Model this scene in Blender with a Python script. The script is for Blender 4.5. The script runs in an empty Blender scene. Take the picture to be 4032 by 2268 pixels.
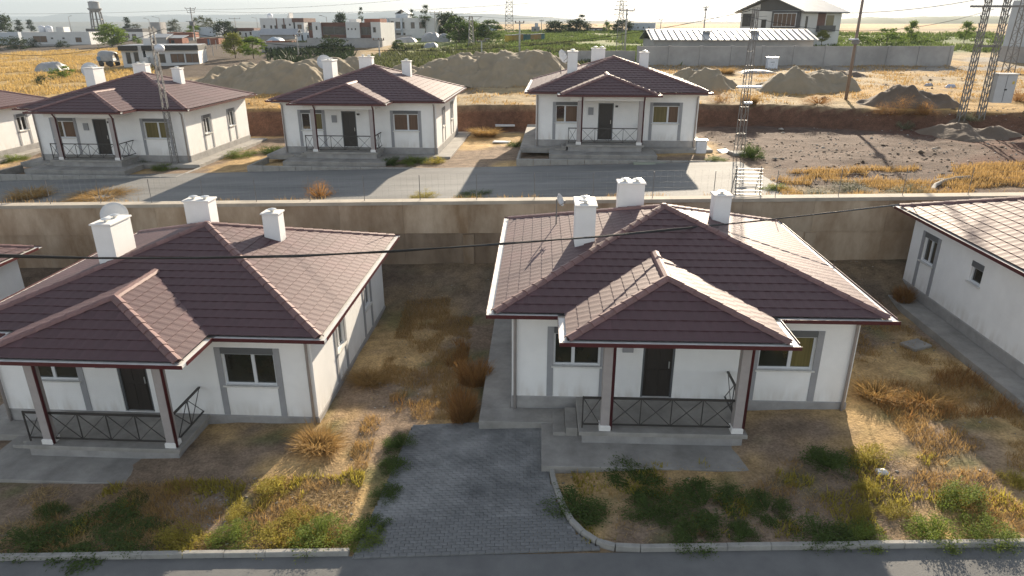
import bpy, math, random
import numpy as np
from mathutils import Vector, Matrix

random.seed(7)
RS = np.random.RandomState(11)
S = bpy.context.scene
C = S.collection

# ------------------------------------------------------------------ camera
CAM = Vector((0.0, 0.0, 11.1))
cam = bpy.data.objects.new("camera", bpy.data.cameras.new("camera"))
C.objects.link(cam)
cam.location = CAM
cam.rotation_euler = (math.radians(90 - 21.2), 0, 0)
cam.data.sensor_width = 36.0
cam.data.lens = 24.0
cam.data.clip_start = 0.1
cam.data.clip_end = 30000
S.camera = cam

# ------------------------------------------------------------------ sky, sun, exposure
SUN_AZ, SUN_EL = 17.5, 19.0
w = bpy.data.worlds.new("World")
S.world = w
w.use_nodes = True
nt = w.node_tree
bg = nt.nodes["Background"]
sky = nt.nodes.new("ShaderNodeTexSky")
sky.sky_type = 'NISHITA'
sky.sun_disc = False
sky.sun_elevation = math.radians(SUN_EL)
sky.sun_rotation = math.radians(SUN_AZ)
sky.altitude = 600
sky.air_density = 1.0
sky.dust_density = 1.0
sky.ozone_density = 1.0
hs = nt.nodes.new("ShaderNodeHueSaturation")      # dusty summer air: paler than a clear sky
hs.inputs["Saturation"].default_value = 0.45
nt.links.new(sky.outputs[0], hs.inputs["Color"])
nt.links.new(hs.outputs[0], bg.inputs[0])
bg.inputs[1].default_value = 0.092
sun = bpy.data.objects.new("sun", bpy.data.lights.new("sun", 'SUN'))
C.objects.link(sun)
a, e = math.radians(SUN_AZ), math.radians(SUN_EL)
SUN_DIR = Vector((math.sin(a) * math.cos(e), math.cos(a) * math.cos(e), math.sin(e)))
sun.rotation_euler = SUN_DIR.to_track_quat('Z', 'Y').to_euler()
sun.location = (30, 80, 60)
sun.data.energy = 5.0
sun.data.angle = math.radians(0.6)
sun.data.color = (1.0, 0.86, 0.67)
S.view_settings.view_transform = 'Standard'
S.view_settings.look = 'None'
S.view_settings.exposure = 1.38
S.view_settings.gamma = 1.0
S.view_settings.use_curve_mapping = False
try:
    S.cycles.max_bounces = 6
    S.cycles.diffuse_bounces = 3
    S.cycles.glossy_bounces = 2
    S.cycles.transmission_bounces = 2
    S.cycles.volume_bounces = 1
    S.cycles.transparent_max_bounces = 8
    S.cycles.use_denoising = True
except Exception:
    pass

# ------------------------------------------------------------------ materials
MATS = {}
def mat(name, col, rough=0.8, metal=0.0, var=0.0, scale=3.0, bump=0.0, bscale=None, spec=0.5, rnd=0.0, sheen=0.0, col2=None, stretch=None, trans=0.0):
    """procedural material: base colour, mixed with a second by noise, per-piece random brightness, bump"""
    if name in MATS:
        return MATS[name]
    m = bpy.data.materials.new(name)
    m.use_nodes = True
    t = m.node_tree
    b = t.nodes["Principled BSDF"]
    b.inputs["Roughness"].default_value = rough
    b.inputs["Metallic"].default_value = metal
    b.inputs["Specular IOR Level"].default_value = spec
    if name in ("roof_tile", "ridge_tile"):
        b.inputs["Specular Tint"].default_value = (1.0, 0.86, 0.84, 1)
    if sheen:
        b.inputs["Sheen Weight"].default_value = sheen
        b.inputs["Sheen Roughness"].default_value = 0.45
        b.inputs["Sheen Tint"].default_value = (1.0, 0.86, 0.80, 1)
    tc = t.nodes.new("ShaderNodeTexCoord")
    vec = tc.outputs["Object"]
    if stretch:
        mp = t.nodes.new("ShaderNodeMapping")
        mp.inputs["Scale"].default_value = stretch
        t.links.new(vec, mp.inputs[0])
        vec = mp.outputs[0]
    n = t.nodes.new("ShaderNodeTexNoise")
    n.inputs["Scale"].default_value = scale
    n.inputs["Detail"].default_value = 6
    n.inputs["Roughness"].default_value = 0.65
    t.links.new(vec, n.inputs["Vector"])
    mx = t.nodes.new("ShaderNodeMix")
    mx.data_type = 'RGBA'
    c1 = tuple(col)
    if col2 is None:
        lo = tuple(max(0, c * (1 - var)) for c in c1)
        hi = tuple(min(1, c * (1 + var)) for c in c1)
    else:
        lo, hi = c1, tuple(col2)
    mx.inputs[6].default_value = lo + (1,)
    mx.inputs[7].default_value = hi + (1,)
    rp = t.nodes.new("ShaderNodeMapRange")
    rp.inputs[1].default_value = 0.32
    rp.inputs[2].default_value = 0.68
    t.links.new(n.outputs[0], rp.inputs[0])
    t.links.new(rp.outputs[0], mx.inputs[0])
    out = mx.outputs[2]
    if rnd:
        g = t.nodes.new("ShaderNodeNewGeometry")
        oi = t.nodes.new("ShaderNodeObjectInfo")
        ad = t.nodes.new("ShaderNodeMath"); ad.operation = 'ADD'
        t.links.new(g.outputs["Random Per Island"], ad.inputs[0])
        t.links.new(oi.outputs["Random"], ad.inputs[1])
        fr = t.nodes.new("ShaderNodeMath"); fr.operation = 'FRACT'
        t.links.new(ad.outputs[0], fr.inputs[0])
        mr = t.nodes.new("ShaderNodeMapRange")
        mr.inputs[3].default_value = 1 - rnd
        mr.inputs[4].default_value = 1 + rnd
        t.links.new(fr.outputs[0], mr.inputs[0])
        vm = t.nodes.new("ShaderNodeVectorMath"); vm.operation = 'SCALE'
        t.links.new(out, vm.inputs[0]); t.links.new(mr.outputs[0], vm.inputs["Scale"])
        out = vm.outputs[0]
    t.links.new(out, b.inputs["Base Color"])
    if bump:
        n2 = t.nodes.new("ShaderNodeTexNoise")
        n2.inputs["Scale"].default_value = bscale or scale * 6
        n2.inputs["Detail"].default_value = 5
        t.links.new(vec, n2.inputs["Vector"])
        bp = t.nodes.new("ShaderNodeBump")
        bp.inputs["Strength"].default_value = 1.0
        bp.inputs["Distance"].default_value = bump
        t.links.new(n2.outputs[0], bp.inputs["Height"])
        t.links.new(bp.outputs[0], b.inputs["Normal"])
    if trans:
        tr = t.nodes.new("ShaderNodeBsdfTranslucent")
        t.links.new(out, tr.inputs["Color"])
        ms = t.nodes.new("ShaderNodeMixShader")
        ms.inputs[0].default_value = trans
        t.links.new(b.outputs[0], ms.inputs[1]); t.links.new(tr.outputs[0], ms.inputs[2])
        t.links.new(ms.outputs[0], t.nodes["Material Output"].inputs[0])
    MATS[name] = m
    return m

TILE = mat("roof_tile", (0.060, 0.0235, 0.0285), 0.68, var=0.30, scale=0.8, bump=0.004, bscale=60, rnd=0.07, spec=0.95)
CAPM = mat("ridge_tile", (0.165, 0.088, 0.080), 0.62, var=0.25, scale=3, bump=0.004, bscale=60, rnd=0.14, spec=0.8)  # lighter than the roof tiles: sunlight on the hips is put into the colour
DECK = mat("roof_underlay", (0.05, 0.03, 0.03), 0.9)
STUCCO = mat("white_stucco", (0.82, 0.81, 0.79), 0.9, var=0.05, scale=0.9, bump=0.004, bscale=90)
def stain(m, col=(0.42, 0.35, 0.27), top=0.55):
    """splashed earth at the foot of the wall and faint rain streaks under the eaves"""
    t = m.node_tree; b = t.nodes["Principled BSDF"]
    src = b.inputs["Base Color"].links[0].from_socket
    tc = t.nodes.new("ShaderNodeTexCoord"); sp = t.nodes.new("ShaderNodeSeparateXYZ"); t.links.new(tc.outputs["Object"], sp.inputs[0])
    mp = t.nodes.new("ShaderNodeMapping"); mp.inputs["Scale"].default_value = (3, 3, .7); t.links.new(tc.outputs["Object"], mp.inputs[0])
    n = t.nodes.new("ShaderNodeTexNoise"); n.inputs["Scale"].default_value = 1.2; n.inputs["Detail"].default_value = 5; t.links.new(mp.outputs[0], n.inputs["Vector"])
    lo = t.nodes.new("ShaderNodeMapRange"); lo.inputs[1].default_value = 0; lo.inputs[2].default_value = top; lo.inputs[3].default_value = 1; lo.inputs[4].default_value = 0.06
    t.links.new(sp.outputs[2], lo.inputs[0])
    nr = t.nodes.new("ShaderNodeMapRange"); nr.inputs[1].default_value = .42; nr.inputs[2].default_value = .75; nr.inputs[4].default_value = .6
    t.links.new(n.outputs[0], nr.inputs[0])
    q = t.nodes.new("ShaderNodeMath"); q.operation = 'MULTIPLY'; t.links.new(lo.outputs[0], q.inputs[0]); t.links.new(nr.outputs[0], q.inputs[1])
    mx = t.nodes.new("ShaderNodeMix"); mx.data_type = 'RGBA'
    t.links.new(q.outputs[0], mx.inputs[0]); t.links.new(src, mx.inputs[6]); mx.inputs[7].default_value = col + (1,)
    t.links.new(mx.outputs[2], b.inputs["Base Color"])
stain(STUCCO)
SOFFIT = mat("soffit_white", (0.72, 0.70, 0.67), 0.8, var=0.04, scale=2)
PLINTH = mat("plinth_grey", (0.3060, 0.2932, 0.2805), 0.9, var=0.18, scale=1.8, bump=0.006, bscale=40)
CONC = mat("pale_concrete", (0.2880, 0.2720, 0.2480), 0.9, var=0.25, scale=1.2, bump=0.006, bscale=30)
KERBM = mat("kerb_concrete", (0.3060, 0.2932, 0.2677), 0.85, var=0.18, scale=2.5, bump=0.005, bscale=30)
MAROON = mat("maroon_metal", (0.075, 0.012, 0.014), 0.4, var=0.1, scale=4)
GUTTER = mat("gutter_metal", (0.66, 0.64, 0.60), 0.4, metal=0.0, var=0.12, scale=5, spec=0.6)
POSTM = mat("porch_post_paint", (0.35, 0.315, 0.30), 0.7, var=0.08, scale=3)
PIL = mat("grey_panel", (0.30, 0.30, 0.31), 0.7, var=0.06, scale=3)
SHUT = mat("shutter_box_grey", (0.11, 0.115, 0.12), 0.5, var=0.06, scale=6)
FRAME = mat("window_frame_white", (0.62, 0.63, 0.64), 0.4, var=0.03)
PANE = mat("window_glass_dark", (0.026, 0.026, 0.02), 0.04, spec=0.8, var=0.3, scale=0.8)
PANE_B = mat("window_brown_curtain", (0.11, 0.065, 0.042), 0.25, spec=0.4, var=0.25, scale=3, stretch=(8, 8, .3))
PANE_Y = mat("window_olive_blind", (0.13, 0.11, 0.045), 0.2, spec=0.4, var=0.3, scale=2, stretch=(6, 6, .3))
DOORM = mat("dark_door", (0.028, 0.022, 0.018), 0.45, var=0.2, scale=4, stretch=(6, 6, 1))
IRON = mat("black_iron", (0.040, 0.035, 0.032), 0.45, var=0.2)
STEEL = mat("pale_steel", (0.62, 0.62, 0.60), 0.3, metal=0.6, var=0.1)
DISHM = mat("dish_grey", (0.55, 0.56, 0.57), 0.5, var=0.05)
GALV = mat("galvanised_lattice", (0.20, 0.19, 0.18), 0.6, metal=0.2, var=0.2)
RUST = mat("brown_pole", (0.22, 0.17, 0.14), 0.7, var=0.2, stretch=(4, 4, .4))
POLEC = mat("concrete_pole", (0.42, 0.40, 0.37), 0.9, var=0.12)
CABLE = mat("cable_black", (0.02, 0.02, 0.02), 0.5)
BLOCKM = mat("paving_block", (0.105, 0.107, 0.108), 0.85, col2=(0.275, 0.275, 0.268), scale=0.8, bump=0.003, bscale=60, rnd=0.08)
WALLW = mat("plaster_white", (0.5610, 0.5567, 0.5440), 0.9, var=0.08, scale=0.4)
WALLB = mat("plaster_blue_white", (0.4420, 0.4760, 0.5100), 0.9, var=0.08, scale=0.4)
WALLG = mat("block_wall_grey", (0.3312, 0.3174, 0.3036), 0.95, var=0.2, scale=0.35, bump=0.01, bscale=8)
WALLR = mat("brick_red", (0.24, 0.095, 0.06), 0.95, var=0.2, scale=0.6, bump=0.01, bscale=8)
BROWN = mat("brown_cladding", (0.13, 0.062, 0.045), 0.8, var=0.2, scale=0.6)
DKGREY = mat("dark_grey_cladding", (0.085, 0.080, 0.076), 0.7, var=0.12, scale=0.6)
BLACKF = mat("black_fascia", (0.012, 0.012, 0.013), 0.5)
TIN = mat("tin_sheet", (0.26, 0.265, 0.27), 0.42, metal=0.4, var=0.12, scale=0.8, stretch=(3, .2, 1))
TINR = mat("tin_roof_dull", (0.2400, 0.2480, 0.2560), 0.5, metal=0.2, var=0.15, scale=0.8)
TARP = mat("white_tarp", (0.3040, 0.3080, 0.3120), 0.6, var=0.2, scale=0.8, bump=0.05, bscale=2)
FARWIN = mat("far_window", (0.035, 0.032, 0.03), 0.2, var=0.3)
BARK = mat("bark", (0.10, 0.075, 0.055), 0.95, var=0.25, scale=4, bump=0.02, bscale=14)
def leafmat(n, c, tr=0.35, rnd=0.28):
    return mat(n, c, 0.75, rnd=rnd, trans=tr, spec=0.25)
LEAF_D = leafmat("leaf_dark_green", (0.0340, 0.0527, 0.0187))
LEAF_M = leafmat("leaf_mid_green", (0.075, 0.115, 0.026))
LEAF_B = leafmat("leaf_bright_green", (0.15, 0.215, 0.03))
LEAF_Y = leafmat("leaf_yellow_green", (0.21, 0.22, 0.045))
LEAF_C = leafmat("leaf_conifer", (0.035, 0.055, 0.028))
LEAF_O = leafmat("leaf_olive_grey", (0.085, 0.095, 0.05))
WEED_G = leafmat("weed_green", (0.175, 0.225, 0.042), 0.5)
WEED_Y = leafmat("weed_yellow", (0.37, 0.31, 0.06), 0.5)
WEED_S = leafmat("weed_sage", (0.20, 0.20, 0.12), 0.3)
STRAW = leafmat("dry_straw", (0.4085, 0.2660, 0.1045), 0.45, 0.3)
RUSTW = leafmat("dry_rusty_weed", (0.33, 0.175, 0.06), 0.45, 0.3)
SAND = mat("sand", (0.27, 0.22, 0.15), 0.95, var=0.10, scale=0.6, bump=0.03, bscale=3)
SOILM = mat("dark_soil", (0.1360, 0.1000, 0.0720), 0.95, var=0.2, scale=0.8, bump=0.04, bscale=4)
STONE = mat("pale_stone", (0.3000, 0.2775, 0.2475), 0.9, var=0.2, scale=2, rnd=0.3)
PLAST = mat("white_plastic", (0.62, 0.64, 0.68), 0.5, var=0.1, scale=3)
BLUEP = mat("blue_plastic", (0.10, 0.20, 0.32), 0.5, var=0.1)
ASPH = mat("road_paving", (0.1125, 0.1125, 0.1110), 0.85, col2=(0.1650, 0.1635, 0.1575), scale=0.9, bump=0.006, bscale=35)
WALLC = mat("retaining_concrete", (0.235, 0.155, 0.088), 0.95, col2=(0.53, 0.425, 0.31), scale=0.55, bump=0.008, bscale=12, stretch=(1, 1, .45), rnd=0.16)
WALLD = mat("retaining_concrete_stained", (0.15, 0.10, 0.062), 0.95, col2=(0.36, 0.28, 0.20), scale=0.5, bump=0.008, bscale=12, stretch=(1, 1, .45))
COPE = mat("coping_concrete", (0.42, 0.37, 0.30), 0.9, var=0.2, scale=0.8, bump=0.006, bscale=20)

# ------------------------------------------------------------------ mesh helpers
class MB:
    """collects vertices and faces of one mesh"""
    def __init__(s):
        s.v, s.f = [], []
    def add(s, vs, fs):
        o = len(s.v)
        s.v += [tuple(p) for p in vs]
        s.f += [tuple(i + o for i in f) for f in fs]
        return s
    def box(s, x0, x1, y0, y1, z0, z1):
        return s.add([(x0, y0, z0), (x1, y0, z0), (x1, y1, z0), (x0, y1, z0), (x0, y0, z1), (x1, y0, z1), (x1, y1, z1), (x0, y1, z1)],
                     [(0, 3, 2, 1), (4, 5, 6, 7), (0, 1, 5, 4), (1, 2, 6, 5), (2, 3, 7, 6), (3, 0, 4, 7)])
    def rbox(s, x0, x1, y0, y1, z0, z1, b=0.02):
        """box with a chamfered top edge"""
        return s.add([(x0, y0, z0), (x1, y0, z0), (x1, y1, z0), (x0, y1, z0),
                      (x0, y0, z1 - b), (x1, y0, z1 - b), (x1, y1, z1 - b), (x0, y1, z1 - b),
                      (x0 + b, y0 + b, z1), (x1 - b, y0 + b, z1), (x1 - b, y1 - b, z1), (x0 + b, y1 - b, z1)],
                     [(0, 1, 5, 4), (1, 2, 6, 5), (2, 3, 7, 6), (3, 0, 4, 7), (4, 5, 9, 8), (5, 6, 10, 9), (6, 7, 11, 10), (7, 4, 8, 11), (8, 9, 10, 11), (0, 3, 2, 1)])
    def bar(s, p, q, w, h=None, up=(0, 0, 1)):
        """square bar from p to q"""
        h = h or w
        p, q = Vector(p), Vector(q)
        d = (q - p).normalized()
        u = Vector(up)
        if abs(d.dot(u)) > 0.98:
            u = Vector((0, 1, 0))
        a = d.cross(u).normalized() * (w / 2)
        b = a.cross(d).normalized() * (h / 2)
        vs = [p - a - b, p + a - b, p + a + b, p - a + b, q - a - b, q + a - b, q + a + b, q - a + b]
        return s.add(vs, [(0, 3, 2, 1), (4, 5, 6, 7), (0, 1, 5, 4), (1, 2, 6, 5), (2, 3, 7, 6), (3, 0, 4, 7)])
    def tube(s, pts, r, n=6, r1=None):
        pts = [Vector(p) for p in pts]
        rings = []
        for i, p in enumerate(pts):
            d = (pts[min(i + 1, len(pts) - 1)] - pts[max(i - 1, 0)]).normalized()
            u = Vector((0, 0, 1)) if abs(d.z) < 0.95 else Vector((0, 1, 0))
            a = d.cross(u).normalized(); b = a.cross(d).normalized()
            rr = r if r1 is None else r + (r1 - r) * i / (len(pts) - 1)
            rings.append([p + a * rr * math.cos(2 * math.pi * k / n) + b * rr * math.sin(2 * math.pi * k / n) for k in range(n)])
        vs = [q for ring in rings for q in ring]
        fs = []
        for i in range(len(pts) - 1):
            for k in range(n):
                k2 = (k + 1) % n
                fs.append((i * n + k, i * n + k2, (i + 1) * n + k2, (i + 1) * n + k))
        fs.append(tuple(range(n - 1, -1, -1))); fs.append(tuple((len(pts) - 1) * n + k for k in range(n)))
        return s.add(vs, fs)
    def lathe(s, prof, n=16, c=(0, 0, 0)):
        vs, fs = [], []
        for r, z in prof:
            for k in range(n):
                t = 2 * math.pi * k / n
                vs.append((c[0] + r * math.cos(t), c[1] + r * math.sin(t), c[2] + z))
        for i in range(len(prof) - 1):
            for k in range(n):
                k2 = (k + 1) % n
                fs.append((i * n + k, i * n + k2, (i + 1) * n + k2, (i + 1) * n + k))
        return s.add(vs, fs)
    def mesh(s, name, m, smooth=False):
        me = bpy.data.meshes.new(name)
        me.from_pydata(s.v, [], s.f)
        for q in (m if isinstance(m, (list, tuple)) else [m]):
            me.materials.append(q)
        if smooth:
            me.polygons.foreach_set("use_smooth", [True] * len(me.polygons))
        me.update()
        return me
    def obj(s, name, m, parent=None, smooth=False, loc=None):
        return put(name, s.mesh(name, m, smooth), parent, loc)

def put(name, me, parent=None, loc=None, rot=None, scale=None, mw=None):
    o = bpy.data.objects.new(name, me)
    C.objects.link(o)
    if parent is not None:
        o.parent = parent
    if mw is not None:
        o.matrix_local = mw
    if loc is not None:
        o.location = loc
    if rot is not None:
        o.rotation_euler = rot
    if scale is not None:
        o.scale = scale
    return o

def tag(o, label=None, cat=None, group=None, kind=None):
    if label: o["label"] = label
    if cat: o["category"] = cat
    if group: o["group"] = group
    if kind: o["kind"] = kind
    return o

def thing(name, label, cat, loc=(0, 0, 0), rz=0.0, group=None):
    o = bpy.data.objects.new(name, None)
    o.empty_display_size = 0.3
    C.objects.link(o)
    o.location = loc
    o.rotation_euler = (0, 0, rz)
    return tag(o, label, cat, group)

KIDS = {}
def copy_tree(o, parent=None):
    c = o.copy()
    C.objects.link(c)
    if parent is not None:
        c.parent = parent
    for ch in list(o.children):
        copy_tree(ch, c)
    return c

def npmesh(name, V, F, m, smooth=False):
    """mesh from numpy arrays: V (n,3), F (k,4) or (k,3)"""
    me = bpy.data.meshes.new(name)
    V = np.ascontiguousarray(V, dtype=np.float32); F = np.ascontiguousarray(F, dtype=np.int32)
    k = F.shape[1]
    me.vertices.add(len(V)); me.vertices.foreach_set("co", V.ravel())
    me.loops.add(F.size); me.loops.foreach_set("vertex_index", F.ravel())
    me.polygons.add(len(F))
    me.polygons.foreach_set("loop_start", np.arange(0, F.size, k, dtype=np.int32))
    try:
        me.polygons.foreach_set("loop_total", np.full(len(F), k, dtype=np.int32))
    except Exception:
        pass
    if smooth:
        me.polygons.foreach_set("use_smooth", np.ones(len(F), dtype=bool))
    for q in (m if isinstance(m, (list, tuple)) else [m]):
        me.materials.append(q)
    me.update(calc_edges=True)
    return me

# ------------------------------------------------------------------ value noise
_T = RS.rand(256, 256)
def vnoise(x, y):
    x = np.asarray(x, float); y = np.asarray(y, float)
    xi = np.floor(x).astype(int); yi = np.floor(y).astype(int)
    fx = x - xi; fy = y - yi
    fx = fx * fx * (3 - 2 * fx); fy = fy * fy * (3 - 2 * fy)
    g = lambda i, j: _T[i & 255, j & 255]
    return (g(xi, yi) * (1 - fx) * (1 - fy) + g(xi + 1, yi) * fx * (1 - fy) + g(xi, yi + 1) * (1 - fx) * fy + g(xi + 1, yi + 1) * fx * fy)
def fbm(x, y, o=4):
    s = 0; a = 0.5; t = 0
    x = np.asarray(x, float); y = np.asarray(y, float)
    for i in range(o):
        s = s + a * vnoise(x * 2 ** i + 17 * i, y * 2 ** i + 31 * i); t += a; a *= 0.5
    return s / t
# ------------------------------------------------------------------ terrain
def ss(t):
    t = np.clip(t, 0, 1)
    return t * t * (3 - 2 * t)
BANK = ([-400, -60, -25, 2, 18, 30, 45, 60, 400], [62, 61, 57, 54, 52.5, 46.5, 42.5, 41, 41])
def g1(x):
    return 0.07 + 0.045 * (np.clip(x, -70, 60) - 4.9)
def g2(x):
    return 2.9 + 0.035 * (np.clip(x, -60, 60) + 9.8)
def hplat(x, y):
    yy = np.clip(y, 40, 260)
    r = np.clip(x, 0, 60)
    h = 5.0 + 0.026 * (yy - 54) + 0.03 * np.clip(x, -150, 0) + 0.02 * r * np.clip((80 - y) / 30, 0, 1)
    left = ss((40 - x) / 160.0)
    return h - left * 26 * ss((y - 330) / 700.0)
def terr(x, y):
    x = np.asarray(x, float); y = np.asarray(y, float)
    yp = y + 0.1 * x
    low = g1(x) + 0.9 * ss((yp - 26.0) / 3.8)
    yb = np.interp(x, *BANK)
    up = g2(x)
    up = up + (hplat(x, y) - up) * ss((y - yb) / 1.6)
    return np.where(yp < 30.15, low, up)
# ------------------------------------------------------------------ ground sheet (one sheet to the horizon)
def axis(segs):
    out = []
    for a0, b0, st in segs:
        out += list(np.arange(a0, b0 - 1e-6, st))
    out.append(segs[-1][1])
    return np.array(out)
def geo(a0, b0, n):
    return list(np.geomspace(a0, b0, n))
gx = axis([(-70, 70, 0.5)])
ext = np.array(geo(2, 8000, 46)) + 70
gx = np.concatenate([-ext[::-1], gx, ext])
gy = np.concatenate([[-300, -60, -20, 0], axis([(4, 29.9, 0.45), (29.9, 30.5, 0.2), (30.5, 62, 0.45), (62, 130, 1.0), (130, 300, 2.5)]), 300 + np.array(geo(4, 8200, 60))])
GX, GYP = np.meshgrid(gx, gy)
slope = np.clip(1 - (np.abs(GX) - 200) / 600, 0, 1)
GY = GYP - 0.1 * np.clip(GX, -200, 200) * np.clip(1 - (GYP - 100) / 200.0, 0, 1)
def surf(x, y):
    """height of the ground sheet: terrain and its small unevenness"""
    x = np.asarray(x, float); y = np.asarray(y, float)
    z = terr(x, y)
    nr = np.clip(1 - (np.abs(x) - 60) / 60, 0, 1) * np.clip(1 - (y - 120) / 80, 0, 1)
    yp = y + 0.1 * x
    k = np.where(yp < 30.1, 0.16, 0.30) * nr
    flat = ((yp > 30.2) & (y < np.interp(x, *BANK) - 8) & (x < 14)) | (y < 12.9) | ((x > -3.9) & (x < 2.2) & (y < 18.6))
    k = np.where(flat, 0.0, k)
    z = z + (fbm(x * 0.7, y * 0.7, 4) - 0.5) * k - np.where(flat & (yp < 30), 0.03, 0)
    fb = np.clip((y - 120) / 100, 0, 1) * np.clip(1 - (y - 500) / 800, 0, 1)
    return z + (fbm(x * 0.03, y * 0.03, 4) - 0.5) * 1.2 * fb
GZ = surf(GX, GY)
ypg = GY + 0.1 * GX
# ground cover colour by what grows or lies there
def lerp(a, b, t):
    return a + (b - a) * t[..., None]
def band(v, lo, hi, soft):
    return ss((v - lo) / soft) * ss((hi - v) / soft)
N1 = fbm(GX * 0.25, GY * 0.25, 5); N2 = fbm(GX * 0.06 + 9, GY * 0.06, 4); N3 = fbm(GX * 1.1 + 5, GY * 1.1 + 3, 3)
K = lambda *c: np.array(c)
col = np.zeros(GX.shape + (3,)) + K(0.25, 0.185, 0.132)
col = lerp(col, K(0.52, 0.355, 0.165), ss((N1 - 0.49) / 0.12) * 0.9)               # straw on the yards
col = lerp(col, K(0.12, 0.13, 0.05), ss((N3 - 0.62) / 0.1) * (GY < 30) * 0.7)
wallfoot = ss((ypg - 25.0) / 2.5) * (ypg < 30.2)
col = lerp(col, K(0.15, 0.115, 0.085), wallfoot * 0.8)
terrace = (ypg >= 30.2)
lot = terrace * ss((GX - 12) / 3)
col = lerp(col, lerp(np.zeros(GX.shape + (3,)) + K(0.115, 0.076, 0.057), K(0.105, 0.050, 0.033), ss((N2 - 0.5) / 0.1)), lot)
col = lerp(col, K(0.24, 0.17, 0.085), lot * ss((0.0 + 6 - (ypg - 30)) / 5) * ss((N1 - 0.44) / 0.1) * 0.9)
YB = np.interp(GX, *BANK)
bank = ss((GY - YB + 0.6) / 0.5) * ss((YB + 1.7 - GY) / 0.5)
plat = ss((GY - YB - 1.0) / 0.8)
straw = lerp(np.zeros(GX.shape + (3,)) + K(0.35, 0.265, 0.15), K(0.36, 0.225, 0.08), ss((N2 - 0.47) / 0.12))
straw = lerp(straw, K(0.19, 0.14, 0.09), ss((N1 - 0.56) / 0.1) * 0.7)
col = lerp(col, straw, plat)
col = lerp(col, K(0.13, 0.068, 0.044), bank)
dirt = np.zeros(GX.shape + (3,)) + K(0.105, 0.078, 0.056)
th = GX / np.maximum(GY, 1)
# dark trodden earth round the black and white house and the town
col = lerp(col, dirt, plat * band(th, -0.56, -0.20, 0.03) * band(GY, 84, 330, 8))
col = lerp(col, K(0.095, 0.075, 0.058), plat * band(GY, 168, 330, 14) * ss((-0.02 - th) / 0.06))
gold = lerp(np.zeros(GX.shape + (3,)) + K(0.40, 0.275, 0.115), K(0.26, 0.175, 0.085), ss((N1 - 0.52) / 0.08) * 0.8)
col = lerp(col, gold, plat * ss((-0.50 - th) / 0.03) * band(GY, 60, 172, 10))
green = lerp(np.zeros(GX.shape + (3,)) + K(0.105, 0.14, 0.036), K(0.17, 0.18, 0.055), ss((N2 - 0.45) / 0.15))
col = lerp(col, green, plat * band(th, -0.17, 0.26, 0.03) * band(GY + 40 * (N2 - 0.5), 92, 212, 8) * (GX < 60))
col = lerp(col, green * 0.9, plat * band(th, 0.37, 1.2, 0.02) * band(GY, 112, 190, 10))
tan = lerp(np.zeros(GX.shape + (3,)) + K(0.46, 0.31, 0.15), K(0.37, 0.25, 0.12), ss((N2 - 0.5) / 0.1))
col = lerp(col, tan, ss((GY - 215) / 30) * ss((th + 0.10) / 0.08))
far = ss((GY - 330) / 100) * ss((-0.02 - th) / 0.1)
patch = fbm(GX * 0.004 + 3, GY * 0.002 + 8, 4)
fl = lerp(np.zeros(GX.shape + (3,)) + K(0.05, 0.055, 0.038), K(0.15, 0.125, 0.09), ss((patch - 0.5) / 0.06))
col = lerp(col, fl, far)
grey_lane = band(GY, 84, 93, 2.0) * ss((th - 0.15) / 0.02) + band(GY, 98, 108, 2) * ss((th - 0.62) / 0.02)
col = lerp(col, K(0.27, 0.24, 0.20), np.clip(grey_lane, 0, 1) * plat)
ny, nx = GX.shape
idx = np.arange(ny * nx).reshape(ny, nx)
F = np.stack([idx[:-1, :-1], idx[:-1, 1:], idx[1:, 1:], idx[1:, :-1]], -1).reshape(-1, 4)
GM = bpy.data.materials.new("ground_cover")
GM.use_nodes = True
t = GM.node_tree
b = t.nodes["Principled BSDF"]
b.inputs["Roughness"].default_value = 0.95
b.inputs["Specular IOR Level"].default_value = 0.15
at_ = t.nodes.new("ShaderNodeAttribute"); at_.attribute_name = "cover"
tc = t.nodes.new("ShaderNodeTexCoord")
def noise_node(scale, detail, rough=0.6):
    n = t.nodes.new("ShaderNodeTexNoise")
    n.inputs["Scale"].default_value = scale; n.inputs["Detail"].default_value = detail; n.inputs["Roughness"].default_value = rough
    t.links.new(tc.outputs["Object"], n.inputs["Vector"])
    return n
n1 = noise_node(1.6, 8, 0.72); n2 = noise_node(14.0, 5); n3 = noise_node(0.25, 5)
def rng(src, lo, hi, a0=0.3, b0=0.7):
    r = t.nodes.new("ShaderNodeMapRange")
    r.inputs[1].default_value = a0; r.inputs[2].default_value = b0; r.inputs[3].default_value = lo; r.inputs[4].default_value = hi
    t.links.new(src, r.inputs[0]); return r.outputs[0]
def mul(a0, b0):
    q = t.nodes.new("ShaderNodeMath"); q.operation = 'MULTIPLY'
    t.links.new(a0, q.inputs[0]); t.links.new(b0, q.inputs[1]); return q.outputs[0]
f = mul(mul(rng(n1.outputs[0], 0.6, 1.4), rng(n2.outputs[0], 0.7, 1.3)), rng(n3.outputs[0], 0.85, 1.15))
vm = t.nodes.new("ShaderNodeVectorMath"); vm.operation = 'SCALE'
t.links.new(at_.outputs["Color"], vm.inputs[0]); t.links.new(f, vm.inputs["Scale"])
t.links.new(vm.outputs[0], b.inputs["Base Color"])
bp = t.nodes.new("ShaderNodeBump"); bp.inputs["Distance"].default_value = 0.10; bp.inputs["Strength"].default_value = 0.8
t.links.new(n1.outputs[0], bp.inputs["Height"])
bp2 = t.nodes.new("ShaderNodeBump"); bp2.inputs["Distance"].default_value = 0.03; bp2.inputs["Strength"].default_value = 0.8
t.links.new(n2.outputs[0], bp2.inputs["Height"]); t.links.new(bp.outputs[0], bp2.inputs["Normal"])
t.links.new(bp2.outputs[0], b.inputs["Normal"])
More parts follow.
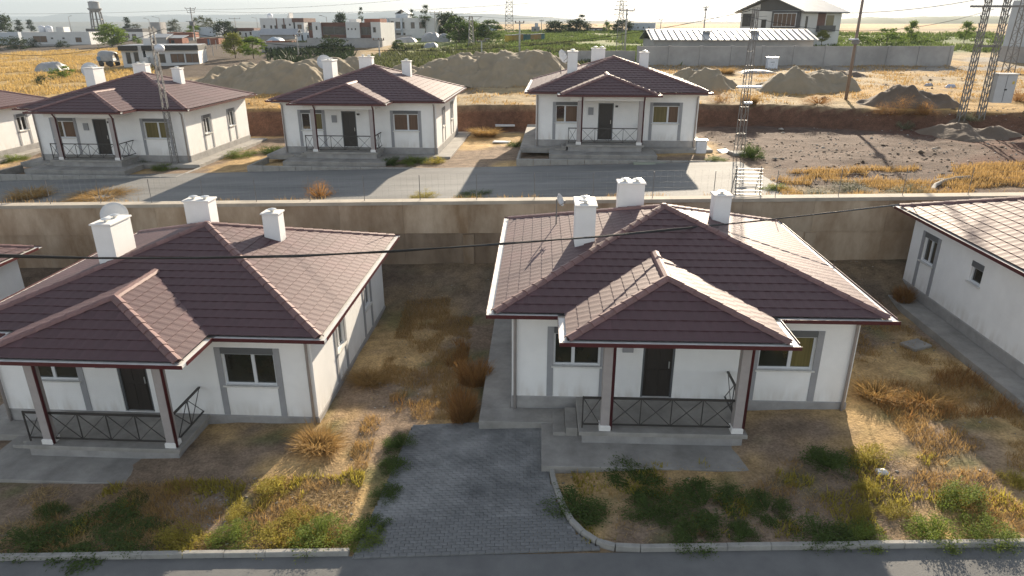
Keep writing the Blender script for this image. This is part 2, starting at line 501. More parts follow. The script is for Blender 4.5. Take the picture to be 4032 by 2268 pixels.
me = npmesh("ground", np.stack([GX, GY, GZ], -1).reshape(-1, 3), F, GM, True)
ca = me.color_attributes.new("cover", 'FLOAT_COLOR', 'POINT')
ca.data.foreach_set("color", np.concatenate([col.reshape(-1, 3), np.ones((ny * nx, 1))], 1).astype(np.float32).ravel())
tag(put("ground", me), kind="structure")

# distant hills
def ridge(name, label, pts, y, m, depth):
    """long low hill: crest heights given at points along x"""
    xs = np.linspace(pts[0][0], pts[-1][0], 160)
    hs = np.interp(xs, [p[0] for p in pts], [p[1] for p in pts])
    hs = hs * (0.88 + 0.24 * fbm(xs / abs(xs[-1] - xs[0]) * 22, xs * 0 + y * 0.01, 4))
    rows = np.linspace(0, 1, 9)
    V = []
    for r in rows:
        prof = math.sin(min(1, r / 0.75) * math.pi / 2) if r < 0.75 else math.cos((r - 0.75) / 0.25 * math.pi / 2)
        V.append(np.stack([xs, y + depth * r + 0 * xs, -45 + (hs + 45) * prof * (0.95 + 0.1 * fbm(xs / 300, xs * 0 + r * 9, 3))], -1))
    V = np.concatenate(V); n = len(xs)
    i = np.arange(len(rows) * n).reshape(len(rows), n)
    FF = np.stack([i[:-1, :-1], i[:-1, 1:], i[1:, 1:], i[1:, :-1]], -1).reshape(-1, 4)
    tag(put(name, npmesh(name, V, FF, m, True)), kind="structure")
HILLG = mat("hill_field_green", (0.055, 0.085, 0.028), 0.95, col2=(0.085, 0.105, 0.04), scale=0.012)
HILLD = mat("hill_scrub", (0.05, 0.05, 0.035), 0.95, col2=(0.13, 0.11, 0.075), scale=0.004, stretch=(.4, 2.5, 1))
ridge("hills", "", [(330, 6), (420, 14), (560, 19), (760, 23), (1000, 22), (1300, 12)], 900, HILLG, 500)
ridge("hills", "", [(-200, 8), (0, 14.5), (300, 15), (520, 15), (620, 10)], 1150, HILLD, 600)
ridge("hills", "", [(-3300, 10), (-2600, 19), (-1700, 17), (-1200, 19), (-600, 14), (-200, 8)], 2500, HILLD, 900)
ridge("hills", "", [(-5400, 60), (-4450, 75), (-4200, 110), (-3900, 70), (-2500, 95), (-1000, 125), (0, 90), (700, 40), (1500, 12), (3000, 5)], 6200, HILLD, 1300)

# ------------------------------------------------------------------ roads, street, driveway
def sheet(name, poly_fn, xs, ys, m, lift, kind="structure", base=terr):
    X, T = np.meshgrid(xs, ys)
    Y = poly_fn(X, T)
    Z = base(X, Y) + lift
    i = np.arange(X.size).reshape(X.shape)
    FF = np.stack([i[:-1, :-1], i[:-1, 1:], i[1:, 1:], i[1:, :-1]], -1).reshape(-1, 4)
    o = put(name, npmesh(name, np.stack([X, Y, Z], -1).reshape(-1, 3), FF, m))
    if kind: tag(o, kind=kind)
    return o
g1f = lambda x, y: g1(x)
g2f = lambda x, y: g2(x)
ROAD_Y = lambda x: 12.28 - 0.03 * x                  # far edge of the road in front of the near row
sheet("road", lambda X, T: T * 0 + ROAD_Y(X) - 7.5 * (1 - T), np.linspace(-45, 45, 91), np.array([0, .25, .5, .75, 1]), ASPH, 0.0, base=g1f)
# street of the upper terrace, between the retaining wall and the upper houses
STREETM = mat("street_blocks", (0.1258, 0.1243, 0.1199), 0.85, col2=(0.2220, 0.2183, 0.2072), scale=0.35, bump=0.01, bscale=20, stretch=(.35, 1.6, 1))
sheet("street", lambda X, T: (30.9 - 0.1 * X) + T * (8.6 + 0.03 * (X + 10)), np.linspace(-62, 13, 80), np.linspace(0, 1, 8), STREETM, 0.05, base=g2f)
# ------------------------------------------------------------------ the bungalow type
HW, HD, HE, HA = 10.97, 9.97, 2.97, 4.77            # eave width, eave depth, eave height, apex height above floor
WX, WY0, WY1 = 5.0, 0.5, 9.47                       # wall planes
PX, PH = -0.52, 1.82                                # porch centre, half distance of its posts
PE, PY, PAY, PAZ = 2.85, -1.7, 0.45, 3.9            # porch eave half width, eave front, hip apex
PRX = PX - 0.10                                     # porch roof centre
SLF = (HA - HE) / (HD / 2)
PRY = (PAZ - HE) / SLF                              # where the porch ridge meets the main roof
PLZ = -0.62                                         # foot of the plinth

def wall_panel(m, o, u, n, L, z0, z1, ops, depth=0.16):
    """wall rectangle with real openings and reveals; o origin, u along, n inward"""
    o, u, n = Vector(o), Vector(u), Vector(n)
    us = sorted({0.0, L} | {q for op in ops for q in op[:2]})
    zs = sorted({z0, z1} | {q for op in ops for q in op[2:4]})
    P = lambda a, z, d=0: tuple(o + u * a + Vector((0, 0, z)) + n * d)
    for i in range(len(us) - 1):
        for j in range(len(zs) - 1):
            cu, cz = (us[i] + us[i + 1]) / 2, (zs[j] + zs[j + 1]) / 2
            if any(op[0] < cu < op[1] and op[2] < cz < op[3] for op in ops):
                continue
            m.add([P(us[i], zs[j]), P(us[i + 1], zs[j]), P(us[i + 1], zs[j + 1]), P(us[i], zs[j + 1])], [(0, 1, 2, 3)])
    for a, b_, c, d in [op[:4] for op in ops]:
        m.add([P(a, c), P(b_, c), P(b_, d), P(a, d), P(a, c, depth), P(b_, c, depth), P(b_, d, depth), P(a, d, depth)],
              [(0, 4, 5, 1), (1, 5, 6, 2), (2, 6, 7, 3), (3, 7, 4, 0), (4, 7, 6, 5)])

def make_window(root, o, u, n, a, b_, c, d, mull, pane_mats, shutter=True, panels=True, zfoot=0.02):
    """window set in an opening: frame > panes, sill; grey side panels and shutter box"""
    o, u, n = Vector(o), Vector(u), Vector(n)
    M = Matrix((( u.x, n.x, 0, o.x), (u.y, n.y, 0, o.y), (0, 0, 1, o.z), (0, 0, 0, 1)))
    def part(mb, name, m, par):
        mb.v = [tuple(M @ Vector(p)) for p in mb.v]
        return mb.obj(name, m, par)
    fr = MB(); t_ = 0.055
    top = d - (0.20 if shutter else 0)
    y0, y1 = 0.07, 0.13
    fr.box(a, b_, y0, y1, c, c + t_).box(a, b_, y0, y1, top - t_, top).box(a, a + t_, y0, y1, c + t_, top - t_).box(b_ - t_, b_, y0, y1, c + t_, top - t_)
    cuts = [a + t_] + [a + (b_ - a) * q for q in mull] + [b_ - t_]
    for q in mull:
        x = a + (b_ - a) * q
        fr.box(x - 0.05, x + 0.05, y0 - 0.012, y1, c + t_, top - t_)
    W_ = part(fr, "window", FRAME, root)
    for k in range(len(cuts) - 1):
        x0 = cuts[k] + (0.05 if k else 0); x1 = cuts[k + 1] - (0.05 if k + 1 < len(cuts) - 1 else 0)
        part(MB().box(x0, x1, 0.095, 0.11, c + t_, top - t_), "pane", pane_mats[k % len(pane_mats)], W_)
    part(MB().box(a - 0.06, b_ + 0.06, -0.09, 0.068, c - 0.045, c - 0.002), "sill", GUTTER, W_)
    if shutter:
        part(MB().box(a + .002, b_ - .002, -0.03, 0.15, top + 0.004, d - 0.003), "shutter_box", SHUT, W_)
    if panels:
        for x0, x1 in ((a - 0.19, a - 0.004), (b_ + 0.004, b_ + 0.19)):
            part(MB().box(x0, x1, -0.028, 0.0, zfoot, d), "side_panel", PIL, root)
    return W_

FRONT_O, FRONT_U, FRONT_N = (-WX, WY0, 0), (1, 0, 0), (0, 1, 0)
RIGHT_O, RIGHT_U, RIGHT_N = (WX, WY0, 0), (0, 1, 0), (-1, 0, 0)
LEFT_O, LEFT_U, LEFT_N = (-WX, WY1, 0), (0, -1, 0), (1, 0, 0)
BACK_O, BACK_U, BACK_N = (WX, WY1, 0), (-1, 0, 0), (0, -1, 0)
OPF = [(1.24, 2.62, 1.06, 2.32), (3.88, 4.82, 0.02, 2.26), (7.24, 8.84, 1.06, 2.32)]
OPR = [(2.3, 3.2, 1.05, 2.25), (5.9, 6.8, 1.05, 2.25)]
OPL = [(0.95, 1.85, 1.15, 2.3), (4.1, 4.75, 1.45, 2.2)]

def build_bungalow(root):
    wl = MB()
    wall_panel(wl, FRONT_O, FRONT_U, FRONT_N, 2 * WX, 0, HE - 0.12, OPF)
    wall_panel(wl, RIGHT_O, RIGHT_U, RIGHT_N, WY1 - WY0, 0, HE - 0.12, OPR)
    wall_panel(wl, LEFT_O, LEFT_U, LEFT_N, WY1 - WY0, 0, HE - 0.12, OPL)
    wall_panel(wl, BACK_O, BACK_U, BACK_N, 2 * WX, 0, HE - 0.12, [])
    wl.obj("wall", STUCCO, root)
    p = MB()
    p.add([(-WX - .03, WY0 - .03, PLZ), (WX + .03, WY0 - .03, PLZ), (WX + .03, WY1 + .03, PLZ), (-WX - .03, WY1 + .03, PLZ),
           (-WX - .03, WY0 - .03, -0.03), (WX + .03, WY0 - .03, -0.03), (WX + .03, WY1 + .03, -0.03), (-WX - .03, WY1 + .03, -0.03),
           (-WX, WY0, 0.0), (WX, WY0, 0.0), (WX, WY1, 0.0), (-WX, WY1, 0.0)],
          [(0, 1, 5, 4), (1, 2, 6, 5), (2, 3, 7, 6), (3, 0, 4, 7), (4, 5, 9, 8), (5, 6, 10, 9), (6, 7, 11, 10), (7, 4, 8, 11)])
    p.obj("plinth", PLINTH, root)
    # concrete walk round the house
    ap = MB()
    z0, z1 = -0.7, -0.40
    for x0, x1, y0, y1 in ((-5.95, 5.95, -0.35, WY0 - .04), (-5.95, -WX - .04, WY0 - .04, WY1 + .9), (WX + .04, 5.95, WY0 - .04, WY1 + .9), (-WX - .04, WX + .04, WY1 + .04, WY1 + .9)):
        ap.rbox(x0, x1, y0, y1, z0, z1, .015)
    ap.obj("apron", CONC, root)
    # windows and door
    make_window(root, FRONT_O, FRONT_U, FRONT_N, *OPF[0], (0.42,), [PANE, PANE])
    make_window(root, FRONT_O, FRONT_U, FRONT_N, *OPF[2], (0.58,), [PANE, PANE_Y])
    for op in OPR:
        make_window(root, RIGHT_O, RIGHT_U, RIGHT_N, *op, (0.5,), [PANE])
    make_window(root, LEFT_O, LEFT_U, LEFT_N, *OPL[0], (0.5,), [PANE])
    make_window(root, LEFT_O, LEFT_U, LEFT_N, *OPL[1], (), [PANE], shutter=True, panels=False)
    a, b_, c, d = OPF[1]
    x0, x1 = a - WX, b_ - WX
    fr = MB().box(x0, x0 + .06, WY0 + .03, WY0 + .12, c, d).box(x1 - .06, x1, WY0 + .03, WY0 + .12, c, d).box(x0 + .06, x1 - .06, WY0 + .03, WY0 + .12, d - .06, d)
    dr = MB().box(x0 + .062, x1 - .062, WY0 + .075, WY0 + .115, c + .01, d - .062)
    for zz0, zz1 in ((0.15, 0.95), (1.1, 2.05)):
        for xx0, xx1 in ((x0 + .14, x0 + .42), (x1 - .42, x1 - .14)):
            dr.box(xx0, xx1, WY0 + .062, WY0 + .0745, zz0, zz1)
    D_ = dr.obj("door", DOORM, root)
    fr.obj("frame", SHUT, D_)
    MB().box(x1 - .16, x1 - .13, WY0 + .03, WY0 + .06, 1.0, 1.22).obj("handle", STEEL, D_)
    MB().box(x1 + .1, x1 + .26, WY0 - .10, WY0 - .002, 2.02, 2.13).obj("porch_light", IRON, root)
    MB().box(x0 - .62, x0 - .3, WY0 - .07, WY0 - .002, 1.55, 2.0).obj("meter_box", PIL, root)
    # soffit, beam of the porch
    s = MB()
    for x0, x1, y0, y1 in ((-HW / 2 + .06, HW / 2 - .06, .06, WY0 - .002), (-HW / 2 + .06, HW / 2 - .06, WY1 + .002, HD - .06), (-HW / 2 + .06, -WX - .002, WY0, WY1), (WX + .002, HW / 2 - .06, WY0, WY1)):
        s.box(x0, x1, y0, y1, HE - .20, HE - .13)
    s.obj("soffit", SOFFIT, root)
    bm_ = MB()
    xl, xr = PX - PH, PX + PH
    bm_.box(xl - .55, xr + .3, -1.32, -1.08, 2.58, HE - .14)
    bm_.box(xl - .55, xl - .33, -1.08, WY0 - .003, 2.58, HE - .14).box(xr + .08, xr + .3, -1.08, WY0 - .003, 2.58, HE - .14)
    bm_.box(PRX - PE + .06, PRX + PE - .06, PY + .06, .055, HE - .135, HE - .10)
    bm_.obj("porch_beam", SOFFIT, root)
    # gutters: light trough with a maroon outer face
    gw = 0.21
    def gutter(p, q, out):
        p, q, out = Vector(p), Vector(q), Vector(out)
        g = MB()
        g.add([p, q, q + out * gw, p + out * gw, p + Vector((0, 0, -.03)), q + Vector((0, 0, -.03)), q + out * gw + Vector((0, 0, -.03)), p + out * gw + Vector((0, 0, -.03))],
              [(0, 1, 2, 3), (7, 6, 5, 4), (0, 4, 5, 1), (1, 5, 6, 2), (2, 6, 7, 3), (3, 7, 4, 0)])
        h = MB()
        p2, q2 = p + out * (gw + .001), q + out * (gw + .001)
        dn, up_ = Vector((0, 0, -.065)), Vector((0, 0, .045))
        h.add([p2 + dn, q2 + dn, q2 + up_, p2 + up_, p2 + dn + out * .012, q2 + dn + out * .012, q2 + up_ + out * .012, p2 + up_ + out * .012],
              [(3, 2, 1, 0), (4, 5, 6, 7), (0, 1, 5, 4), (1, 2, 6, 5), (2, 3, 7, 6), (3, 0, 4, 7)])
        h.v[:] = [tuple(v) for v in h.v]
        G_ = g.obj("gutter", GUTTER, root)
        h.obj("fascia", MAROON, G_)
    z = HE - .05
    xL, xR = PRX - PE, PRX + PE
    gutter((-HW / 2 - gw, 0, z), (xL - gw, 0, z), (0, -1, 0))
    gutter((xR + gw, 0, z), (HW / 2 + gw, 0, z), (0, -1, 0))
    gutter((xL - gw, PY, z), (xR + gw, PY, z), (0, -1, 0))
    gutter((xL, -gw - .014, z), (xL, PY - .002, z), (-1, 0, 0))
    gutter((xR, PY - .002, z), (xR, -gw - .014, z), (1, 0, 0))
    gutter((-HW / 2, HD, z), (-HW / 2, .002, z), (-1, 0, 0))
    gutter((HW / 2, .002, z), (HW / 2, HD, z), (1, 0, 0))
    gutter((HW / 2 + gw, HD + .002, z), (-HW / 2 - gw, HD + .002, z), (0, 1, 0))
    # downpipes
    for x, y in ((-WX + .1, WY0 - .09), (WX - .12, WY0 - .09), (xl + .16, -1.30), (xr + .16, -1.30)):
        foot = PLZ + .1 if y > 0 else 0.02
        MB().tube([(x, y - .25 if y > 0 else y - .22, HE - .16), (x, y, HE - .42), (x, y, foot)], 0.045, 8).obj("downpipe", POSTM if y > 0 else MAROON, root, True)
    # porch: floor, steps, posts, railing
    MB().rbox(xl - .72, xr + .28, -1.42, WY0 - .035, -0.12, 0.0, .012).obj("porch_floor", CONC, root)
    MB().box(xl - .62, xr + .18, -1.32, WY0 - .04, PLZ, -.125).obj("porch_base", PLINTH, root)
    MB().rbox(xl - 1.75, xr + 1.0, -2.45, -.36, PLZ - .1, -.415, .012).obj("walk", CONC, root)
    st = MB()
    st.rbox(xl - 1.06, xl - .725, -1.0, WY0 - .36, PLZ, -.16, .012)
    st.obj("step", CONC, root)
    MB().rbox(xl - 1.42, xl - 1.065, -1.0, WY0 - .36, PLZ, -.31, .012).obj("step", CONC, root)
    for x in (xl, xr):
        P_ = MB().rbox(x - .12, x + .12, -1.32, -1.08, 0.0, 2.577, .005).obj("porch_post", POSTM, root)
        MB().rbox(x - .16, x + .16, -1.36, -1.04, 0.002, 0.16, .02).obj("base", SOFFIT, P_)
    r = MB(); yr = -1.2
    def rail(m, p, q, nx_):
        p, q = Vector(p), Vector(q)
        m.bar(p + Vector((0, 0, .96)), q + Vector((0, 0, .96)), .06, .05)
        m.bar(p + Vector((0, 0, .12)), q + Vector((0, 0, .12)), .04, .04)
        for k in range(nx_):
            a0 = p.lerp(q, k / nx_); b0 = p.lerp(q, (k + 1) / nx_)
            m.bar(a0 + Vector((0, 0, .12)), b0 + Vector((0, 0, .96)), .018)
            m.bar(a0 + Vector((0, 0, .96)), b0 + Vector((0, 0, .12)), .018)
            if k:
                m.bar(a0 + Vector((0, 0, .12)), a0 + Vector((0, 0, .96)), .025)
    rail(r, (xl + .13, yr, 0), (xr - .13, yr, 0), 4); r.obj("railing", IRON, root)
    r = MB(); rail(r, (xl - .62, yr, 0), (xl - .13, yr, 0), 1); r.bar((xl - .62, yr, 0), (xl - .62, yr, 1), .035); r.obj("railing", IRON, root)
    r = MB(); rail(r, (xr + .1, yr + .14, 0), (xr + .1, WY0 - .04, 0), 2); r.obj("railing", IRON, root)
    # roof deck under the tiles
    dk = MB()
    A = (0, HD / 2 + .2, HA)
    e = [(-HW / 2, 0, HE), (HW / 2, 0, HE), (HW / 2, HD, HE), (-HW / 2, HD, HE)]
    dk.add(e + [A], [(0, 1, 4), (1, 2, 4), (2, 3, 4), (3, 0, 4)])
    dk.add([(xL, PY, HE), (xR, PY, HE), (xR, 0, HE), (xL, 0, HE), (PRX, PAY, PAZ), (PRX, PRY, PAZ)], [(0, 1, 4), (1, 2, 5, 4), (3, 0, 4, 5)])
    dk.v = [(v[0], v[1], v[2] - .012) for v in dk.v]
    dk.obj("roof", DECK, root)
    # chimneys
    for x, y, sx, sy, zb, zt, nc in ((-2.75, 4.15, .64, 1.15, 3.5, 5.12, 2), (-.95, 6.75, .92, .62, 3.7, 5.22, 2), (2.1, 5.9, .58, .52, 3.6, 5.0, 1)):
        ch = MB().box(x - sx / 2, x + sx / 2, y - sy / 2, y + sy / 2, zb, zt).obj("chimney", STUCCO, root)
        MB().rbox(x - sx / 2 - .045, x + sx / 2 + .045, y - sy / 2 - .045, y + sy / 2 + .045, zt + .002, zt + .06, .015).obj("cap", SOFFIT, ch)
        for k in range(nc):
            cx = x + (0 if nc == 1 else (-.22, .22)[k] * (1 if sx > sy else 0)); cy = y + (0 if nc == 1 else (-.25, .25)[k] * (0 if sx > sy else 1))
            MB().lathe([(.06, .055), (.06, .13), (.15, .13), (.155, .15), (.03, .185), (0, .185)], 14, (cx, cy, zt)).obj("cowl", STEEL, ch)

# ---- roof covering: every tile a piece with its lip
TW, TC = 0.33, 0.36
_prof = [(0.0, .004), (.06, .010), (.13, .011), (.22, .005), (.33, .004)]
_lo, _hi = .020, .005
TV = np.array([(u_, 0, h_ + _lo - .024) for u_, h_ in _prof] + [(u_, 0, h_ + _lo) for u_, h_ in _prof] + [(u_, TC + .03, h_ + _hi - .003) for u_, h_ in _prof])
TF = [(k, k + 1, k + 6, k + 5) for k in range(4)] + [(k + 5, k + 6, k + 11, k + 10) for k in range(4)]
def clip_poly(P, hp):
    for a, b_, c in hp:                                # keep a*u + b*v <= c
        out = []
        for i in range(len(P)):
            p, q = P[i], P[(i + 1) % len(P)]
            dp, dq = a * p[0] + b_ * p[1] - c, a * q[0] + b_ * q[1] - c
            if dp <= 0: out.append(p)
            if (dp < 0 < dq) or (dq < 0 < dp):
                s = dp / (dp - dq)
                out.append(tuple(p[k] + (q[k] - p[k]) * s for k in range(3)))
        P = out
        if len(P) < 3: return None
    return P
def tile_mesh():
    return MB().add([tuple(p) for p in TV], TF).mesh("roof_tile", TILE)
TILE_ME = tile_mesh()
def cap_mesh():
    m = MB(); L = .44; prof = [(-.15, -.055), (-.10, .012), (0, .045), (.10, .012), (.15, -.055)]
    for i in range(4):
        (y0, z0), (y1, z1) = prof[i], prof[i + 1]
        m.add([(0, y0, z0 + .02), (L, y0 * .92, z0), (L, y1 * .92, z1), (0, y1, z1 + .02)], [(0, 3, 2, 1)])
        m.add([(0, y0, z0 + .02), (0, y1, z1 + .02), (0, y1 * .9, z1 - .01), (0, y0 * .9, z0 - .01)], [(0, 1, 2, 3)])
    return m.mesh("ridge_tile", CAPM)
CAP_ME = cap_mesh()
XL, XR = PRX - PE, PRX + PE
APEX = (0, HD / 2 + .2, HA)
FACES = [([(-HW / 2, 0, HE), (HW / 2, 0, HE), APEX], 'front'),
         ([(HW / 2, 0, HE), (HW / 2, HD, HE), APEX], 'right'),
         ([(HW / 2, HD, HE), (-HW / 2, HD, HE), APEX], 'back'),
         ([(-HW / 2, HD, HE), (-HW / 2, 0, HE), APEX], 'left'),
         ([(XL, PY, HE), (XR, PY, HE), (PRX, PAY, PAZ)], 'porch'),
         ([(XR, PY, HE), (XR, 0, HE), (PRX, PRY, PAZ), (PRX, PAY, PAZ)], 'porch'),
         ([(XL, 0, HE), (XL, PY, HE), (PRX, PAY, PAZ), (PRX, PRY, PAZ)], 'porch')]
HOLES = [(-2.75, 4.15, .34, .6), (-.95, 6.75, .48, .33), (2.1, 5.9, .31, .28)]
def tile_layout():
    whole, cut = [], []
    for poly, kind in FACES:
        P = [Vector(p) for p in poly]
        u = (P[1] - P[0]).normalized()
        n = (P[1] - P[0]).cross(P[2] - P[0]).normalized()
        v = n.cross(u)
        uv = [((p - P[0]).dot(u), (p - P[0]).dot(v)) for p in P]
        hp = []
        for i in range(len(uv)):
            (a0, b0), (a1, b1) = uv[i], uv[(i + 1) % len(uv)]
            ex, ey = a1 - a0, b1 - b0; l = math.hypot(ex, ey)
            nx_, ny_ = ey / l, -ex / l
            hp.append((nx_, ny_, nx_ * a0 + ny_ * b0))
        vmax = max(q[1] for q in uv); umin = min(q[0] for q in uv); umax = max(q[0] for q in uv)
        R = Matrix(((u.x, v.x, n.x, 0), (u.y, v.y, n.y, 0), (u.z, v.z, n.z, 0), (0, 0, 0, 1)))
        rows = int(vmax / TC) + 1
        for r in range(rows):
            v0 = r * TC - .02
            off = 0 if r % 2 == 0 else TW * .5
            k0 = int((umin - off) / TW) - 1; k1 = int((umax - off) / TW) + 1
            for k in range(k0, k1 + 1):
                u0 = k * TW + off
                cs = [(u0, v0), (u0 + TW, v0), (u0 + TW, v0 + TC), (u0, v0 + TC)]
                ins = [all(a_ * c[0] + b_ * c[1] <= c_ + (.021 if i == 0 else .002) for i, (a_, b_, c_) in enumerate(hp)) for c in cs]
                pos = P[0] + u * u0 + v * v0
                ctr = P[0] + u * (u0 + TW / 2) + v * (v0 + TC / 2)
                if kind == 'front':
                    dx = abs(ctr.x - PRX)
                    if dx < PE and ctr.y < (PE - dx) / PE * PRY - .35: continue
                if any(abs(ctr.x - hx) < hw - .12 and abs(ctr.y - hy) < hh - .12 for hx, hy, hw, hh in HOLES): continue
                mw = Matrix.Translation(pos) @ R
                if all(ins):
                    whole.append((mw, ctr, n, kind))
                else:
                    hq = [(a_, b_, c_ + (.03 if i == 0 else 0)) for i, (a_, b_, c_) in enumerate(hp)]
                    ix, vs_, fs_ = {}, [], []
                    for q in TF:
                        c = clip_poly([(TV[j][0] + u0, TV[j][1] + v0, TV[j][2]) for j in q], hq)
                        if not c: continue
                        f_ = []
                        for p in c:
                            key = (round(p[0], 4), round(p[1], 4), round(p[2], 4))
                            if key not in ix:
                                ix[key] = len(vs_)
                                vs_.append(tuple(P[0] + u * p[0] + v * p[1] + n * p[2]))
                            if ix[key] not in f_: f_.append(ix[key])
                        if len(f_) > 2: fs_.append(tuple(f_))
                    if fs_: cut.append((vs_, fs_))
    return whole, cut
WHOLE, CUT = tile_layout()
def lay_tiles(root, nmax=300):
    """the tiles that show largest as single pieces, the rest as one part"""
    inv = root.matrix_world.inverted() if False else (Matrix.Translation(root.location) @ Matrix.Rotation(root.rotation_euler.z, 4, 'Z')).inverted()
    c = inv @ CAM
    sc = []
    for i, (mw, ctr, n, kind) in enumerate(WHOLE):
        d = c - ctr; l = d.length
        wp = inv.inverted() @ ctr
        vis = 1.0
        if abs(wp.x) > 0.80 * wp.y * 0.9323 + 3.2: vis = 0.0
        hid = 0.15 if (kind == 'front' and abs(ctr.x - PRX) < PE and ctr.y < (PE - abs(ctr.x - PRX)) / PE * PRY) else 1
        sc.append((max(0.0, n.dot(d) / l) / l ** 2 * vis * hid, i))
    sc.sort(reverse=True)
    single = {i for s_, i in sc[:nmax] if s_ > 0}
    m = MB()
    for i, (mw, ctr, n, kind) in enumerate(WHOLE):
        if i in single:
            put("roof_tile", TILE_ME, root, mw=mw)
        else:
            m.add([tuple(mw @ Vector(p)) for p in TV], TF)
    for vs_, fs_ in CUT:
        m.add(vs_, fs_)
    tag(m.obj("roof_tiling", TILE, root), kind="stuff")
    def caps(p, q, zoff=.03):
        p, q = Vector(p), Vector(q)
        d = q - p; L = d.length; d.normalize()
        y = Vector((0, 0, 1)).cross(d).normalized(); z = d.cross(y)
        k = int(L / .40)
        for i in range(k + 1):
            o = p + d * (i * .40 if i < k else L - .42) + z * zoff
            put("ridge_tile", CAP_ME, root, mw=Matrix(((d.x, y.x, z.x, o.x), (d.y, y.y, z.y, o.y), (d.z, y.z, z.z, o.z), (0, 0, 0, 1))))
    for x, y in ((-HW / 2, 0), (HW / 2, 0), (HW / 2, HD), (-HW / 2, HD)):
        caps((x, y, HE), APEX)
    caps((XL, PY, HE), (PRX, PAY, PAZ)); caps((XR, PY, HE), (PRX, PAY, PAZ)); caps((PRX, PRY + .1, PAZ), (PRX, PAY, PAZ))
    MB().lathe([(.2, -.08), (.16, .03), (.08, .09), (0, .1)], 8, APEX).obj("ridge_cap", CAPM, root)

proto = None
HOUSES = {}
def bungalow(key, label, x, y, floor, yaw):
    global proto
    if proto is None:
        r = thing("bungalow", label, "house", (x, y, floor), math.radians(yaw), "white bungalows with maroon tiled roofs")
        build_bungalow(r); proto = r
        BASE_KIDS = list(r.children)
    else:
        r = proto.copy(); C.objects.link(r)
        r.location = (x, y, floor); r.rotation_euler = (0, 0, math.radians(yaw))
        r["label"] = label
        for ch in PROTO_KIDS:
            copy_tree(ch, r)
    HOUSES[key] = r
    return r
ROWS = [("A", "bungalow at front left with sunlit right roof and a wide empty porch", -10.98, 17.96, -0.23, -3.0),
        ("D", "nearest bungalow right of the paved driveway, its front porch roof catching sun", 4.97, 17.53, 0.52, -2.3),
        ("E", "bungalow cut by the right edge, glaring pale roof and shaded side wall", 20.85, 16.95, 1.20, -2.5),
        ("F", "bungalow cut by the left edge, only a roof corner and wall end showing", -26.9, 18.8, -1.0, -2.8),
        ("B1", "bungalow at the far left of the upper street, cut by the picture edge", -41.6, 44.9, 2.65, -3.6),
        ("B2", "upper street bungalow behind the slim lattice lamp post", -25.67, 43.8, 3.16, -3.8),
        ("B3", "upper street bungalow in front of the sand heaps, second from the right", -9.81, 43.97, 3.63, -4.0),
        ("B4", "rightmost upper street bungalow beside the bare dirt lot", 6.45, 42.97, 4.23, -3.8)]
for i, (k, lab, x, y, z, yaw) in enumerate(ROWS):
    bungalow(k, lab, x, y, z, yaw)
    if i == 0:
        PROTO_KIDS = list(proto.children)
for k in HOUSES:
    lay_tiles(HOUSES[k], 300)
# curtains differ from house to house
def pane_of(key, wi, pi, m):
    ws = [c for c in HOUSES[key].children if c.name.split('.')[0] == "window"]
    ps = [c for c in ws[wi].children if c.name.split('.')[0] == "pane"]
    s_ = ps[pi].material_slots[0]
    s_.link = 'OBJECT'; s_.material = m
for key, wi, pi, m in (("A", 1, 1, PANE), ("B2", 0, 1, PANE_B), ("B2", 1, 0, PANE_Y), ("B3", 1, 0, PANE_B), ("B3", 1, 1, PANE_B), ("B3", 0, 1, PANE_Y), ("B4", 0, 1, PANE_B), ("B4", 1, 0, PANE_Y), ("B4", 1, 1, PANE_B), ("D", 1, 0, PANE)):
    pane_of(key, wi, pi, m)
# ------------------------------------------------------------------ retaining wall between the two terraces
def wy(x): return 29.9 - 0.1 * x
rw = thing("retaining_wall", "long stained concrete retaining wall below the upper street", "wall", (0, 0, 0))
xs_ = np.arange(-44.0, 40.1, 3.0)
for i in range(len(xs_) - 1):
    xa, xb = float(xs_[i]) + .004, float(xs_[i + 1]) - .004
    m = MB()
    def strip(z0f, z1f, y0, y1):
        za0, za1, zb0, zb1 = z0f(xa), z1f(xa), z0f(xb), z1f(xb)
        m.add([(xa, wy(xa) + y0, za0), (xb, wy(xb) + y0, zb0), (xb, wy(xb) + y1, zb0), (xa, wy(xa) + y1, za0),
               (xa, wy(xa) + y0, za1), (xb, wy(xb) + y0, zb1), (xb, wy(xb) + y1, zb1), (xa, wy(xa) + y1, za1)],
              [(0, 3, 2, 1), (4, 5, 6, 7), (0, 1, 5, 4), (1, 2, 6, 5), (2, 3, 7, 6), (3, 0, 4, 7)])
    top = lambda x: float(g2(x)) + 0.30
    mid = lambda x: float(g2(x)) - 1.05
    strip(mid, top, 0.0, 0.5)
    m.obj("panel", WALLC, rw)
    m = MB()
    strip(lambda x: float(g1(x)) - 1.0, lambda x: mid(x) - .006, 0.035, 0.5)
    m.obj("lower_panel", WALLD if i in (11, 12, 13, 14, 16) else WALLC, rw)
    m = MB()
    strip(lambda x: top(x) + .003, lambda x: top(x) + .16, -0.05, 0.55)
    m.obj("coping", COPE, rw)
    if i in (8, 14, 19):
        p = MB(); x = xa
        p.add([(x - .25, wy(x) - .16, float(g1(x)) - 1), (x + .25, wy(x) - .16, float(g1(x)) - 1), (x + .25, wy(x) + .08, float(g1(x)) - 1), (x - .25, wy(x) + .08, float(g1(x)) - 1),
               (x - .25, wy(x) - .05, mid(x) - .05), (x + .25, wy(x) - .05, mid(x) - .05), (x + .25, wy(x) + .08, mid(x) - .05), (x - .25, wy(x) + .08, mid(x) - .05)],
              [(4, 5, 6, 7), (0, 1, 5, 4), (1, 2, 6, 5), (2, 3, 7, 6), (3, 0, 4, 7)])
        p.obj("buttress", WALLC, rw)
